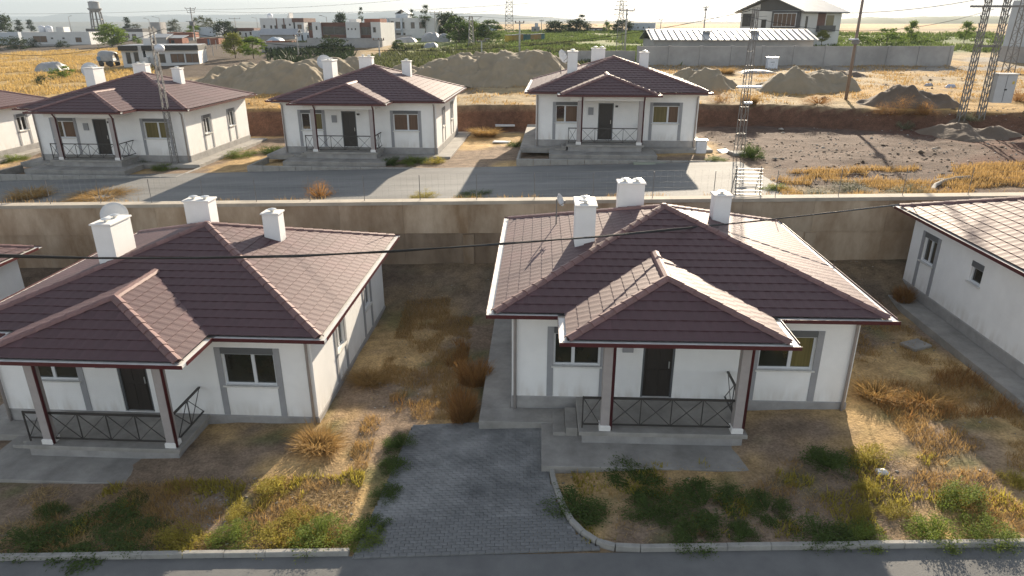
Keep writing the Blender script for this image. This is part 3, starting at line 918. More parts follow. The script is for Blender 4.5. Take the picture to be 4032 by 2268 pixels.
# wire fence on the wall
fc = thing("wire_fence", "thin wire mesh fence with slim posts on top of the retaining wall", "fence", (0, 0, 0))
px_ = np.arange(-38.0, 22.1, 2.6)
for x in px_:
    x = float(x); z = float(g2(x)) + .46
    MB().tube([(x, wy(x) + .25, z), (x, wy(x) + .25, z + 1.15)], .016, 6).obj("post", GALV, fc)
m = MB()
for i in range(len(px_) - 1):
    xa, xb = float(px_[i]), float(px_[i + 1])
    for h in np.arange(.2, 1.25, .25):
        m.bar((xa, wy(xa) + .25, float(g2(xa)) + .46 + h), (xb, wy(xb) + .25, float(g2(xb)) + .46 + h), .003)
    for k in range(1, 9):
        x = xa + (xb - xa) * k / 9
        m.bar((x, wy(x) + .25, float(g2(x)) + .56), (x, wy(x) + .25, float(g2(x)) + 1.66), .003)
m.obj("wire_mesh", mat("fence_wire", (0.2, 0.23, 0.2), 0.6), fc)
# flower-bed strips and their kerbs in front of the upper houses
for key, x0, x1 in (("B2", -31.5, -20.2), ("B3", -15.6, -4.1), ("B4", 0.6, 12.4)):
    h = HOUSES[key]
    c, s = math.cos(h.rotation_euler.z), math.sin(h.rotation_euler.z)
    yk = -3.3
    st = thing("bed_kerb", {"B2": "low kerb round the planted bed before the house with the lamp post", "B3": "low kerb round the planted bed before the middle upper house", "B4": "low kerb round the bed before the rightmost upper house"}[key], "kerb", h.location, h.rotation_euler.z, "kerbs of the beds along the upper street")
    for k in range(12):
        xa = -6 + k
        MB().rbox(xa + .01, xa + .99, yk, yk + .14, -1.1, -.55, .02).obj("kerb_stone", KERBM, st)
    for k in range(3):
        for xx in (-6.0, 5.86):
            MB().rbox(xx, xx + .14, yk + .15 + k * .95, yk + .15 + k * .95 + .94, -1.1, -.56, .02).obj("kerb_stone", KERBM, st)

# ------------------------------------------------------------------ driveway of paving blocks and road kerbs
LEFT_E = [(-3.68, 12.40), (-3.0, 17.9)]
def drv_left(y): return -3.64 + (y - 12.4) * 0.116
CURVE = [(1.02, 17.95), (1.03, 16.3), (1.08, 14.9), (1.29, 13.6), (1.60, 12.86), (2.18, 12.30)]
def drv_right(y):
    ys = [p[1] for p in CURVE][::-1]; xs = [p[0] for p in CURVE][::-1]
    return float(np.interp(y, ys, xs))
dv = bpy.data.objects.new("driveway", None); C.objects.link(dv); tag(dv, kind="structure")
bw_, bd_ = 0.20, 0.10
m0 = MB().rbox(.003, bw_ - .003, .003, bd_ - .003, -.04, .012, .005)
blk = m0.mesh("paving_block", BLOCKM)
cells = []
for r in range(int((17.9 - 12.3) / bd_)):
    y = 12.3 + r * bd_
    off = (r % 2) * bw_ / 2
    xl_, xr_ = drv_left(y), drv_right(y + .05)
    k0 = int((xl_ - off) / bw_) - 1
    for k in range(k0, int((xr_ - off) / bw_) + 1):
        x = k * bw_ + off
        xa, xb = max(x, xl_ + .0), min(x + bw_, xr_ - .08)
        if xb - xa > .05: cells.append((xa, xb, y))
cells.sort(key=lambda c: c[2])
m = MB(); nsingle = 0
for xa, xb, y in cells:
    z = float(g1(xa)) + RS.uniform(-.004, .003)
    if nsingle < 300 and xb - xa > bw_ - .001:
        nsingle += 1
        put("paving_block", blk, dv, loc=(xa, y, z + .03), rot=(RS.uniform(-.015, .015), RS.uniform(-.015, .015) - .045, 0))
    else:
        m.rbox(xa + .003, xb - .003, y + .003, y + bd_ - .003, z - .03, z + .042, .005)
tag(m.obj("paving_blocks", BLOCKM, dv), kind="stuff")
kb = thing("road_kerb", "pale concrete kerb along the near road, left of the driveway", "kerb", (0, 0, 0), 0, "kerbs of the near road")
def kerb_run(par, pts, step=0.95, w=.13, hgt=.13):
    P = [Vector((x, y, 0)) for x, y in pts]
    seg = []
    for i in range(len(P) - 1):
        n = max(1, round((P[i + 1] - P[i]).length / step))
        for k in range(n):
            seg.append((P[i].lerp(P[i + 1], k / n), P[i].lerp(P[i + 1], (k + 1) / n)))
    for p, q in seg:
        d = (q - p).normalized(); nrm = Vector((-d.y, d.x, 0)) * (w / 2)
        p2, q2 = p + d * .006, q - d * .006
        za, zb = float(g1(p.x)), float(g1(q.x)); b_ = .018
        nb = nrm * .78
        vs = [p2 - nrm, q2 - nrm, q2 + nrm, p2 + nrm]
        j = RS.uniform(-.008, .008)
        V = [(v.x, v.y, z - .15) for v, z in zip(vs, (za, zb, zb, za))] + [(v.x, v.y, z + hgt - b_ + j) for v, z in zip(vs, (za, zb, zb, za))]
        V += [(v.x, v.y, z + hgt + j) for v, z in zip((p2 - nb, q2 - nb, q2 + nb, p2 + nb), (za, zb, zb, za))]
        MB().add(V, [(0, 1, 5, 4), (1, 2, 6, 5), (2, 3, 7, 6), (3, 0, 4, 7), (4, 5, 9, 8), (5, 6, 10, 9), (6, 7, 11, 10), (7, 4, 8, 11), (8, 9, 10, 11)]).obj("kerb_stone", KERBM, par)
kerb_run(kb, [(-13.5, ROAD_Y(-13.5) + .07), (-3.75, ROAD_Y(-3.75) + .07)])
kb2 = thing("road_kerb", "pale concrete kerb curving from the driveway along the near road to the right", "kerb", (0, 0, 0), 0, "kerbs of the near road")
kerb_run(kb2, [(1.02, 16.6), (1.03, 16.0), (1.06, 15.4), (1.08, 14.9), (1.15, 14.4), (1.25, 13.85), (1.42, 13.25), (1.66, 12.83), (1.95, 12.52), (2.35, 12.33), (2.9, ROAD_Y(2.9) + .07)], .6)
kerb_run(kb2, [(2.9, ROAD_Y(2.9) + .07), (14.5, ROAD_Y(14.5) + .07)])

# ------------------------------------------------------------------ cables
def sagline(p, q, sag, n=24):
    p, q = Vector(p), Vector(q)
    return [p.lerp(q, i / n) - Vector((0, 0, sag * 4 * (i / n) * (1 - i / n))) for i in range(n + 1)]
def twisted(name, label, pts, r, twist=0.5, m=CABLE):
    mb = MB()
    L = [0]
    for i in range(1, len(pts)): L.append(L[-1] + (pts[i] - pts[i - 1]).length)
    for ph in (0, math.pi):
        q = []
        for i, p in enumerate(pts):
            a_ = L[i] / twist * 2 * math.pi * .37 + ph
            q.append(p + Vector((0, math.cos(a_) * r * .7, math.sin(a_) * r * .7)))
        mb.tube(q, r, 5)
    o = mb.obj(name, m, None, True)
    return tag(o, label, "cable")
twisted("power_cable", "black twisted cable slung across the two nearest roofs", [Vector(p) for p in [(-10.91, 11.50, 7.27), (-10.11, 12.80, 6.82), (-8.86, 13.90, 6.40), (-7.26, 15.00, 6.03), (-5.31, 16.10, 5.71), (-3.22, 17.10, 5.50), (-0.43, 18.40, 5.29), (2.55, 19.80, 5.08), (5.25, 21.10, 4.94), (8.40, 22.80, 4.73), (12.06, 24.80, 4.52), (15.63, 26.90, 4.28)]], .025)
# ------------------------------------------------------------------ sand heaps
def heap(name, label, cat, pts, h, m, ext=1.0, seed=0, slope=0.70, group=None, rough=0.16):
    """loose heap: tipped cones along a line of (x, y, height) run together"""
    P = np.array([(p[0], p[1], q) for p, q in zip(pts, h)], float)
    pad = P[:, 2].max() / slope * 1.15 + .3
    x0, x1, y0, y1 = P[:, 0].min() - pad, P[:, 0].max() + pad, P[:, 1].min() - pad, P[:, 1].max() + pad
    st = max(0.16, (x1 - x0) / 150)
    X, Y = np.meshgrid(np.arange(x0, x1, st), np.arange(y0, y1, st))
    wx = X + (fbm(X * .7 + seed, Y * .7, 3) - .5) * 1.9; wyy = Y + (fbm(X * .7 + 40, Y * .7 + seed, 3) - .5) * 1.9
    Z = np.full(X.shape, -9.0)
    for cx, cy, hh in P:
        r = np.hypot(wx - cx, wyy - cy)
        cone = hh - np.sqrt((r * slope) ** 2 + (0.26 * hh) ** 2) + 0.26 * hh
        Z = np.maximum(Z, cone)
    Z = Z + ((fbm(X * 2.2 + seed, Y * 2.2, 4) - .5) * rough * 2 + (fbm(X * .9 + seed, Y * .5, 3) - .5) * rough * 4) * np.clip(Z / .8, 0, 1)
    G0 = surf(X, Y)
    Zw = G0 + np.maximum(Z, -.25)
    i = np.arange(X.size).reshape(X.shape)
    keep = (np.maximum.reduce([Z[:-1, :-1], Z[1:, :-1], Z[:-1, 1:], Z[1:, 1:]]) > -.2)
    F = np.stack([i[:-1, :-1], i[:-1, 1:], i[1:, 1:], i[1:, :-1]], -1)[keep]
    used = np.unique(F); rem = np.full(X.size, -1); rem[used] = np.arange(len(used))
    V = np.stack([X, Y, Zw], -1).reshape(-1, 3)[used]
    o = put(name, npmesh(name, V, rem[F], m, True))
    return tag(o, label, cat, group)
GS = "tipped sand heaps behind the upper street"
heap("sand_heap", "long pale sand heap behind the house with the lamp post", "sand heap", [(-34.77, 78.75, 4.60), (-32.16, 76.13, 4.61), (-31.89, 78.73, 4.69), (-29.06, 75.30, 4.68), (-28.90, 78.69, 4.77), (-26.03, 74.48, 4.75), (-25.46, 77.33, 4.84), (-23.29, 73.74, 4.81), (-21.60, 73.64, 4.86)], [1.0, 1.5, 1.9, 2.1, 2.3, 2.5, 2.6, 2.9, 2.8], SAND, seed=3, group=GS)
heap("sand_heap", "rough crested sand heap directly behind the middle upper house's left chimney", "sand heap", [(-21.68, 79.46, 5.01), (-20.07, 81.11, 5.10), (-18.29, 82.34, 5.19)], [2.6, 2.4, 2.3], SAND, seed=9, group=GS)
heap("sand_heap", "small sand heap just right of the middle upper house's chimneys", "sand heap", [(-12.41, 80.54, 5.32), (-10.86, 81.85, 5.40)], [1.5, 1.3], SAND, seed=14, group=GS)
heap("sand_heap", "large ridged sand heap between two upper houses, left part with a broad shaded face", "sand heap", [(-8.54, 75.23, 5.30), (-7.00, 73.63, 5.30), (-6.28, 76.97, 5.41), (-5.05, 73.45, 5.35), (-3.69, 74.99, 5.44)], [1.6, 2.4, 2.2, 2.7, 2.4], SAND, seed=21, group=GS)
heap("sand_heap", "largest ridged sand heap, its right flank meeting the rightmost upper house", "sand heap", [(-2.17, 73.38, 5.44), (-1.11, 76.65, 5.56), (0.08, 73.12, 5.50), (1.16, 76.70, 5.59), (2.22, 73.41, 5.51), (4.10, 75.78, 5.58)], [2.7, 2.5, 3.0, 2.6, 3.1, 2.7], SAND, seed=33, group=GS)
heap("sand_heap", "back row of sand heaps showing over the large ridged heaps", "sand heap", [(-6.60, 92.90, 5.81), (-3.72, 91.86, 5.87), (-0.91, 90.84, 5.93), (2.11, 90.51, 5.95)], [1.9, 1.8, 1.9, 2.1], SAND, seed=41, group=GS)
heap("sand_heap", "rubbly sand heap just right of the rightmost upper house's roof", "sand heap", [(16.81, 67.89, 5.50), (18.11, 66.29, 5.49), (18.63, 64.82, 5.47)], [1.7, 1.6, 1.1], SAND, seed=52, group=GS, rough=.25)
heap("sand_heap", "twin peaked sand heap left of the tall brown pole", "sand heap", [(25.01, 63.44, 5.52), (25.93, 62.63, 5.52), (28.38, 64.51, 5.57)], [1.9, 1.3, 1.8], SAND, seed=60, group=GS)
heap("soil_heap", "dark soil heap overgrown with rusty weeds, right of the brown pole", "soil heap", [(28.29, 52.26, 5.48), (29.26, 51.61, 5.49), (30.34, 50.94, 5.51)], [1.25, 1.3, 1.0], SOILM, seed=71, slope=.7, rough=.2)
heap("soil_heap", "low brown soil hump behind the tall brown pole", "soil heap", [(35.94, 77.92, 5.67), (37.10, 77.90, 5.67)], [.55, .6], SOILM, seed=75, slope=.4)
heap("soil_heap", "grey spoil heap with scrub below the transformer frame", "soil heap", [(28.67, 45.69, 4.25), (29.85, 45.08, 4.29), (31.00, 44.48, 4.33)], [.5, .7, .5], SOILM, seed=79, slope=.4, rough=.2)

# ------------------------------------------------------------------ buildings farther off
def block(root, name, x0, x1, y0, y1, z0, z1, wall, front=(), right=(), left=(), win=FARWIN, frame=None, depth=.18, parapet=0.0):
    """block with real window recesses; openings (u0, u1, z0, z1) in metres from the block's own corner"""
    m = MB()
    wall_panel(m, (x0, y0, z0), (1, 0, 0), (0, 1, 0), x1 - x0, 0, z1 - z0, front, depth)
    wall_panel(m, (x1, y0, z0), (0, 1, 0), (-1, 0, 0), y1 - y0, 0, z1 - z0, right, depth)
    wall_panel(m, (x0, y1, z0), (0, -1, 0), (1, 0, 0), y1 - y0, 0, z1 - z0, left, depth)
    m.add([(x0, y1, z0), (x1, y1, z0), (x1, y1, z1), (x0, y1, z1)], [(3, 2, 1, 0)])
    if parapet:
        p = .2
        m.add([(x0, y0, z1), (x1, y0, z1), (x1, y1, z1), (x0, y1, z1), (x0 + p, y0 + p, z1), (x1 - p, y0 + p, z1), (x1 - p, y1 - p, z1), (x0 + p, y1 - p, z1),
               (x0 + p, y0 + p, z1 - parapet), (x1 - p, y0 + p, z1 - parapet), (x1 - p, y1 - p, z1 - parapet), (x0 + p, y1 - p, z1 - parapet)],
              [(0, 1, 5, 4), (1, 2, 6, 5), (2, 3, 7, 6), (3, 0, 4, 7), (4, 5, 9, 8), (5, 6, 10, 9), (6, 7, 11, 10), (7, 4, 8, 11), (8, 9, 10, 11)])
    else:
        m.add([(x0, y0, z1), (x1, y0, z1), (x1, y1, z1), (x0, y1, z1)], [(0, 1, 2, 3)])
    b_ = m.obj(name, wall, root)
    for side, ops in (("f", front), ("r", right), ("l", left)):
        for op in ops:
            a0, a1, c, d = op[:4]
            wm = op[4] if len(op) > 4 else win
            t_ = min(.07, (a1 - a0) * .12)
            if side == "f": T_ = lambda u, dd, z: (x0 + u, y0 + dd, z0 + z)
            elif side == "r": T_ = lambda u, dd, z: (x1 - dd, y0 + u, z0 + z)
            else: T_ = lambda u, dd, z: (x0 + dd, y1 - u, z0 + z)
            def bx(m, u0, u1, d0, d1, zz0, zz1):
                q = MB().box(u0, u1, d0, d1, zz0, zz1)
                m.add([T_(*v) for v in q.v], q.f)
            fr = MB()
            bx(fr, a0, a1, .05, .11, c, c + t_); bx(fr, a0, a1, .05, .11, d - t_, d); bx(fr, a0, a0 + t_, .05, .11, c + t_, d - t_); bx(fr, a1 - t_, a1, .05, .11, c + t_, d - t_)
            if a1 - a0 > 1.3: bx(fr, (a0 + a1) / 2 - t_ / 2, (a0 + a1) / 2 + t_ / 2, .05, .11, c + t_, d - t_)
            W_ = fr.obj("window", frame or SHUT, root)
            pn = MB(); bx(pn, a0 + t_, a1 - t_, .08, .10, c + t_, d - t_)
            pn.obj("pane", wm, W_)
    return b_
def gable_roof(root, x0, x1, y0, y1, z, h, m, axis='y', over=.4, th=.1, name="roof"):
    mb = MB()
    if axis == 'y':
        c = (x0 + x1) / 2
        A = [(x0 - over, z - over * h / (c - x0)), (c, z + h), (x1 + over, z - over * h / (c - x0))]
        V = [(a0, yy, zz + dz) for yy in (y0 - over, y1 + over) for dz in (0, th) for a0, zz in A]
    else:
        c = (y0 + y1) / 2
        A = [(y0 - over, z - over * h / (c - y0)), (c, z + h), (y1 + over, z - over * h / (c - y0))]
        V = [(xx, a0, zz + dz) for xx in (x0 - over, x1 + over) for dz in (0, th) for a0, zz in A]
    mb.add(V, [(3, 4, 10, 9), (4, 5, 11, 10), (0, 6, 7, 1), (1, 7, 8, 2), (0, 1, 4, 3), (1, 2, 5, 4), (6, 9, 10, 7), (7, 10, 11, 8), (0, 3, 9, 6), (2, 8, 11, 5)])
    return mb.obj(name, m, root)
def shed_roof(root, x0, x1, y0, y1, z0, z1, m, over=.25, th=.08):
    """single pitch falling from back (z1) to front (z0)"""
    k = (z1 - z0) / (y1 - y0)
    V = [(x0 - over, y0 - over, z0 - over * k), (x1 + over, y0 - over, z0 - over * k), (x1 + over, y1 + over, z1 + over * k), (x0 - over, y1 + over, z1 + over * k)]
    mb = MB().add(V + [(a0, b0, c0 + th) for a0, b0, c0 in V], [(0, 3, 2, 1), (4, 5, 6, 7), (0, 1, 5, 4), (1, 2, 6, 5), (2, 3, 7, 6), (3, 0, 4, 7)])
    return mb.obj("roof", m, root)
def site(p, dz=-.15):
    return (p[0], p[1], float(surf(p[0], p[1])) + dz)
def tank(x, y, z, label, group=None, r=.55, L=1.5):
    o = thing("water_tank", label, "water tank", (x, y, z), RS.uniform(-.6, .6), group)
    MB().lathe([(0, 0), (r, 0), (r, L * .8), (r * .8, L * .95), (r * .25, L), (0, L)], 14).obj("tank", PLAST, o, True)
    MB().lathe([(.16, L * .99), (.16, L * 1.05), (0, L * 1.06)], 10).obj("lid", PLAST, o)
    return o

# the two-storey house on the right
b0 = thing("two_storey_house", "two storey white house with grey gable and tin roof, behind the grey block wall", "house", site((45.30, 128.75, 6.94)), math.radians(-52))
Wd, Dp = 12.0, 13.0
block(b0, "wall", -6, 6, 0, Dp, 0, 6.3, WALLW, front=[(.35, 2.9, 3.7, 5.9), (4.3, 5.3, 3.5, 4.9), (1.2, 2.6, .9, 2.3), (4.2, 5.3, 1.0, 2.2)],
      right=[(1.2, 2.0, 3.3, 5.4), (1.0, 1.9, .2, 2.1)], frame=DKGREY)
bay = MB().box(6.0 - 5.4, 6.0 - .2, -.55, -.003, 2.75, 6.25); bay.obj("bay", DKGREY, b0)
wn = MB().box(1.0, 5.3, -.60, -.555, 3.7, 5.9).obj("window", FRAME, b0)
for k in range(5): MB().box(1.08 + k * .84, 1.84 + k * .84, -.63, -.605, 3.8, 5.82).obj("pane", PANE_B, wn)
bal = MB().box(6.003, 6.5, 5.0, 10.6, 2.9, 3.9).obj("balcony", DKGREY, b0)
MB().box(6.003, 6.02, 5.0, 7.6, 3.9, 6.1).obj("door", BROWN, b0)
MB().box(6.003, 6.02, 7.9, 10.5, 3.9, 5.6).obj("window", PANE_Y, b0)
gb = MB().add([(-6.0, .002, 6.31), (6.0, .002, 6.31), (0, .002, 8.5), (-6.0, .3, 6.31), (6.0, .3, 6.31), (0, .3, 8.5)], [(0, 1, 2), (5, 4, 3), (0, 3, 4, 1)])
gb.obj("gable", DKGREY, b0)
MB().add([(-5.6, -.02, 6.34), (-2.2, -.02, 6.34), (-2.2, -.02, 7.42), (-5.6, -.02, 6.42)], [(0, 1, 2, 3)]).obj("gable_panel", WALLW, b0)
gable_roof(b0, -6, 6, 0, Dp, 6.35, 2.3, TINR, 'y', .9, .14)
MB().box(-6.9, 6.9, Dp + .9, Dp + .95, 6.0, 6.2).obj("gutter", TINR, b0)
# long shed with a glaring tin roof and the yard wall
b0 = thing("long_shed", "long low shed with a glaring corrugated tin roof behind the block wall", "shed", site((30.0, 95.5)), math.radians(0))
block(b0, "wall", -11.3, 9.7, 0, 8, 0, 3.15, WALLG, front=[], right=[])
gable_roof(b0, -11.3, 9.7, 0, 8, 3.2, 1.15, TIN, 'x', .5, .1)
m = MB()
for i in range(26):
    x = -11.4 + i * .85
    m.bar((x, -.5, 3.185), (x, 4.0, 4.475), .07, .07)
tag(m.obj("roof_rib", TIN, b0), kind="stuff")
for x in (-3.8, 2.7): MB().box(x - .45, x + .45, 2.2, 3.0, 3.95, 4.25).obj("vent", TIN, b0)
MB().add([(9.62, 0.05, 3.16), (9.62, 7.95, 3.16), (9.62, 4, 4.3)], [(0, 1, 2)]).obj("gable", BROWN, b0)
m = MB(); 
yw = thing("block_wall", "grey concrete block yard wall along the straw field at right", "wall", (0, 0, 0))
xs2 = np.arange(16.2, 56.5, 4.0)
for i in range(len(xs2) - 1):
    xa, xb = float(xs2[i]), float(xs2[i + 1]); ya = 92.3 if xb < 60 else 92.3
    za = float(surf(xa, ya)) - .4
    MB().box(xa + .21, xb - .21, ya, ya + .2, za, 8.35 + .004 * i).obj("panel", WALLG, yw)
    MB().rbox(xa - .2, xa + .2, ya - .08, ya + .28, za, 8.42, .03).obj("pillar", WALLG, yw)
MB().rbox(float(xs2[-1]) - .2, float(xs2[-1]) + .2, 92.22, 92.58, 5.4, 8.42, .03).obj("pillar", WALLG, yw)
yw2 = thing("block_wall", "short grey wall seen between the chimneys of the rightmost upper house", "wall", (0, 0, 0))
for i in range(4):
    xa = 6.5 + i * 2.4
    MB().box(xa + .01, xa + 2.39, 94.0, 94.2, 5.4, 7.75).obj("panel", WALLG, yw2)
b0 = thing("edge_building", "tall pale building cut by the right edge, on a grey block base", "building", site((72.43, 91.68, 5.98)), math.radians(6))
block(b0, "wall", -3.6, 6, 0, 9, 2.4, 8.2, WALLB, front=[(.5, 2.0, 3.2, 4.4)], frame=FRAME)
MB().box(-3.7, 6.1, -.1, 9.1, -.5, 2.395).obj("base", WALLG, b0)
MB().box(-3.75, 6.1, -.12, -.004, 5.8, 6.9).obj("band", BLACKF, b0)
b0 = thing("farm_building", "far white farm building with a low gable beyond the tin shed", "building", site((96, 260)), math.radians(-18))
block(b0, "wall", -5.5, 5.5, 0, 7, 0, 2.6, WALLB, front=[(.8, 2.0, .9, 1.8), (4.2, 5.4, .9, 1.8), (8.5, 9.2, .2, 1.8)])
gable_roof(b0, -5.5, 5.5, 0, 7, 2.6, 1.1, TIN, 'y', .3, .1)

# black and white house on the left
b0 = thing("modern_house", "low white house with black fascia and dark windows by the bare yard at left", "house", site((-54.51, 111.66, 4.86)), math.radians(14))
k = 0.061944880635771395
Lw = 178 * k
block(b0, "wall", -Lw / 2, -Lw / 2 + 44 * k, .4, 8, 0, 2.45, WALLW, front=[(9 * k, 20 * k, .5, 2.2), (27 * k, 38 * k, .5, 2.2)])
block(b0, "wall", -Lw / 2 + 56 * k, Lw / 2, 0, 8, 0, 2.45, WALLW, front=[(26 * k, 44 * k, .6, 1.95), (56 * k, 88 * k, .6, 1.95, PANE_B), (91 * k, 121 * k, .6, 1.95, PANE_B)])
MB().box(-Lw / 2 - .2, -Lw / 2 + 40 * k, -.3, 8.2, 2.455, 3.15).obj("fascia", BLACKF, b0)
MB().box(-Lw / 2 + 50 * k, Lw / 2 + .15, -.4, 8.2, 2.455, 3.15).obj("fascia", BLACKF, b0)
MB().box(-Lw / 2 + 40 * k + .01, -Lw / 2 + 50 * k - .01, .0, 8, 0, 3.2).obj("pier", WALLW, b0)
MB().box(-Lw / 2 - .3, Lw / 2 + .3, -.5, 8.3, -.5, -.002).obj("base", BLACKF, b0)
MB().box(-Lw / 2 + 51 * k, -Lw / 2 + 64 * k, -1.4, -.02, -.002, 1.5).obj("stair_wall", WALLW, b0)
MB().box(-Lw / 2 + .1, Lw / 2, .0, 8.0, 3.155, 3.22).obj("roof", TINR, b0)
MB().box(-Lw / 2 + 48 * k, -Lw / 2 + 66 * k, 2, 3.2, 3.22, 4.2).obj("roof_box", WALLW, b0)

def simple_house(label, px, k, wpx, hpx, d, yaw, wall, wins=(), name="house", cat="house", parapet=.3, band=None, group=None, frame=None, right=(), extra=None, z=0):
    """px = ground point, k = metres per picture unit there; windows as fractions of width and height"""
    o = thing(name, label, cat, site(px), math.radians(yaw), group)
    W_, H_ = wpx * k, hpx * k
    block(o, "wall", -W_ / 2, W_ / 2, 0, d, z, H_, wall, front=[(a0 * W_, a1 * W_, c0 * H_, d0 * H_) + tuple(r) for a0, a1, c0, d0, *r in wins], right=right, parapet=parapet, frame=frame)
    if band:
        MB().box(-W_ / 2 - .06, W_ / 2 + .06, -.08, d + .06, H_ - band[0] * H_, H_ + .02).obj("band", band[1], o)
    return o, W_, H_
o, W_, H_ = simple_house("long white flat roofed house above the golden field at far left", (-129.43, 206.39, 5.08), 0.11333472021939874, 163, 34, 10, 4, WALLW,
    [(.16, .36, .28, .72, PANE_B), (.42, .455, .50, .62), (.59, .625, .50, .62), (.78, .87, .28, .62, PANE_B)])
MB().box(W_ * .01, W_ * .12, .6, 4, H_ - .28, H_ + 1.3).obj("roof_room", WALLW, o)
MB().box(-W_ / 2 - .1, W_ / 2 + .1, -.12, -.004, -.6, .55).obj("plinth", WALLG, o)
for i, (dx, lab) in enumerate(((-.25, "left one of two white tanks on the long white house's roof"), (-.15, "right one of two white tanks on the long white house's roof"))):
    p = Matrix.Rotation(math.radians(4), 3, 'Z') @ Vector((dx * W_, 2.5, 0)) + Vector(o.location)
    tank(p.x, p.y, p.z + H_ - .28, lab, "roof tanks of the long white house", .95, 1.9)
simple_house("pale blue white house at the left edge half hidden by dark bushes", (-155.79, 223.87, 4.92), 0.1228631622999446, 60, 32, 8, 6, WALLB, [(.62, .88, .30, .55)])
simple_house("low grey house with dark parapet left of the bright round tree", (-135.69, 236.34, 5.67), 0.1294777676535447, 34, 30, 7, 2, WALLB, [(.55, .7, .25, .5)], band=(.28, DKGREY))
simple_house("white house with two square windows and dark parapet right of the bright tree", (-121.67, 232.65, 5.99), 0.1274022631482624, 62, 29, 8, -4, WALLW, [(.22, .42, .2, .56), (.52, .70, .2, .56)], band=(.26, DKGREY))
o, W_, H_ = simple_house("house with a pale sloping roof panel behind the bright round tree", (-176.92, 320.00, 5.86), 0.17486311918140615, 70, 10, 8, 0, WALLW, parapet=0)
shed_roof(o, -W_ / 2, W_ / 2, 0, 8, H_ + .05, H_ + 1.7, TIN)
o, W_, H_ = simple_house("small grey shed with tin lean-to roof behind the black and white house", (-92.57, 189.91, 5.76), 0.10424377847110929, 40, 18, 5, 6, WALLG, [(.1, .3, .1, .6, BROWN)], name="shed", cat="shed", parapet=0)
shed_roof(o, -W_ / 2, W_ / 2, 0, 5, H_ + .03, H_ + .8, TINR)
o, W_, H_ = simple_house("low brick shed with tin roof right of the small grey shed", (-89.48, 191.86, 5.90), 0.10527605273789235, 42, 15, 5, 6, WALLR, [(.35, .55, .1, .7, BLACKF)], name="shed", cat="shed", parapet=0)
shed_roof(o, -W_ / 2, W_ / 2, 0, 5, H_ + .03, H_ + .6, TINR)
simple_house("brick and block outbuilding left of the transformer pole", (-96.89, 212.58, 6.22), 0.1164568276164649, 60, 21, 6, 8, WALLG, [(.0, .0, 0, 0)][:0], name="outbuilding", cat="outbuilding", parapet=.2, band=(.55, WALLR))
simple_house("low brick wall building right of the transformer pole", (-76.66, 182.84, 6.05), 0.10034474815550755, 54, 16, 5, 3, WALLR, [(.48, .56, .05, .9, BLUEP)], name="outbuilding", cat="outbuilding", parapet=.2)
simple_house("grey white house between the transformer pole and the dark round tree", (-103.48, 247.83, 6.94), 0.13544921720397735, 44, 24, 8, -6, WALLB, [(.62, .7, .42, .55), (.8, .9, .42, .55)])
simple_house("brown roofed shack behind the two young trees", (-158.46, 320.00, 5.86), 0.17486311918140615, 40, 14, 6, 0, DKGREY, name="shack", cat="shack", parapet=0)
o, W_, H_ = simple_house("small white house with purple brown parapet right of the dark round tree", (-87.05, 236.32, 7.13), 0.1291547659441586, 54, 22, 8, -3, WALLW, [(.08, .16, .05, .6), (.28, .38, .25, .6), (.56, .64, .05, .5), (.78, .88, .25, .6)], band=(.34, BROWN))
o, W_, H_ = simple_house("long blue white garden wall building below the two storey town house", (-79.29, 233.68, 7.29), 0.12768872177913712, 62, 16, 5, 0, WALLB, name="outbuilding", cat="outbuilding")
o, W_, H_ = simple_house("two storey white town house with roof stair and tank, left in the village", (-68.58, 218.14, 7.21), 0.11926884871728925, 112, 46, 10, -5, WALLW,
    [(.06, .11, .5, .66), (.22, .27, .45, .64), (.32, .37, .45, .64), (.49, .59, .45, .68), (.66, .70, .62, .72), (.70, .74, .1, .22), (.45, .52, .1, .28), (.76, .80, .42, .80, BLACKF), (.85, .95, .45, .68, PANE_B)], parapet=.5)
MB().box(W_ * .24, W_ * .5 + .08, -.1, 10.1, H_ * .80, H_ + .03).obj("band", BROWN, o)
for x in (-.12, .05): MB().box(W_ * x - .15, W_ * x + .15, -.08, -.003, .1, H_).obj("pilaster", BROWN, o)
MB().add([(W_ * .06, 2, H_), (W_ * .13, 2, H_), (W_ * .13, 2, H_ + 1.6), (W_ * .06, 5, H_), (W_ * .13, 5, H_), (W_ * .13, 5, H_ + 1.6)], [(0, 1, 2), (5, 4, 3), (0, 2, 5, 3), (1, 4, 5, 2)]).obj("stair_hood", WALLW, o)
p = Vector(o.location) + Vector((-W_ * .32, 3, H_ - .5)); tank(p.x, p.y, p.z, "white tank on the roof of the two storey white town house", None, .8, 1.8)
o, W_, H_ = simple_house("open shed with shiny tin gable roof in front of the white town house", (-63.11, 196.01, 6.80), 0.10733792525666723, 86, 13, 7, 5, WALLG, name="shed", cat="shed", parapet=0)
gable_roof(o, -W_ / 2, W_ / 2, 0, 7, H_ + .02, 1.3, TIN, 'x', .5)
simple_house("low red brown lean-to under the town house's corner", (-51.79, 161.14, 6.23), 0.08852522701301964, 64, 15, 5, 4, WALLR, [(.2, .3, .2, .6), (.55, .62, .2, .6)], name="outbuilding", cat="outbuilding", parapet=.2)
simple_house("long grey yard wall building below the red lean-to, half in shade", (-42.87, 140.77, 5.97), 0.07751917456610373, 150, 22, 3, 2, WALLG, name="outbuilding", cat="outbuilding", parapet=.15)
simple_house("small white outbuilding with two dark doors in front of the brown town house", (-52.88, 185.61, 6.84), 0.10168587191648185, 40, 20, 5, 0, WALLB, [(.28, .40, .08, .75, BLACKF), (.65, .75, .08, .75, BLACKF)], name="outbuilding", cat="outbuilding", parapet=.2)
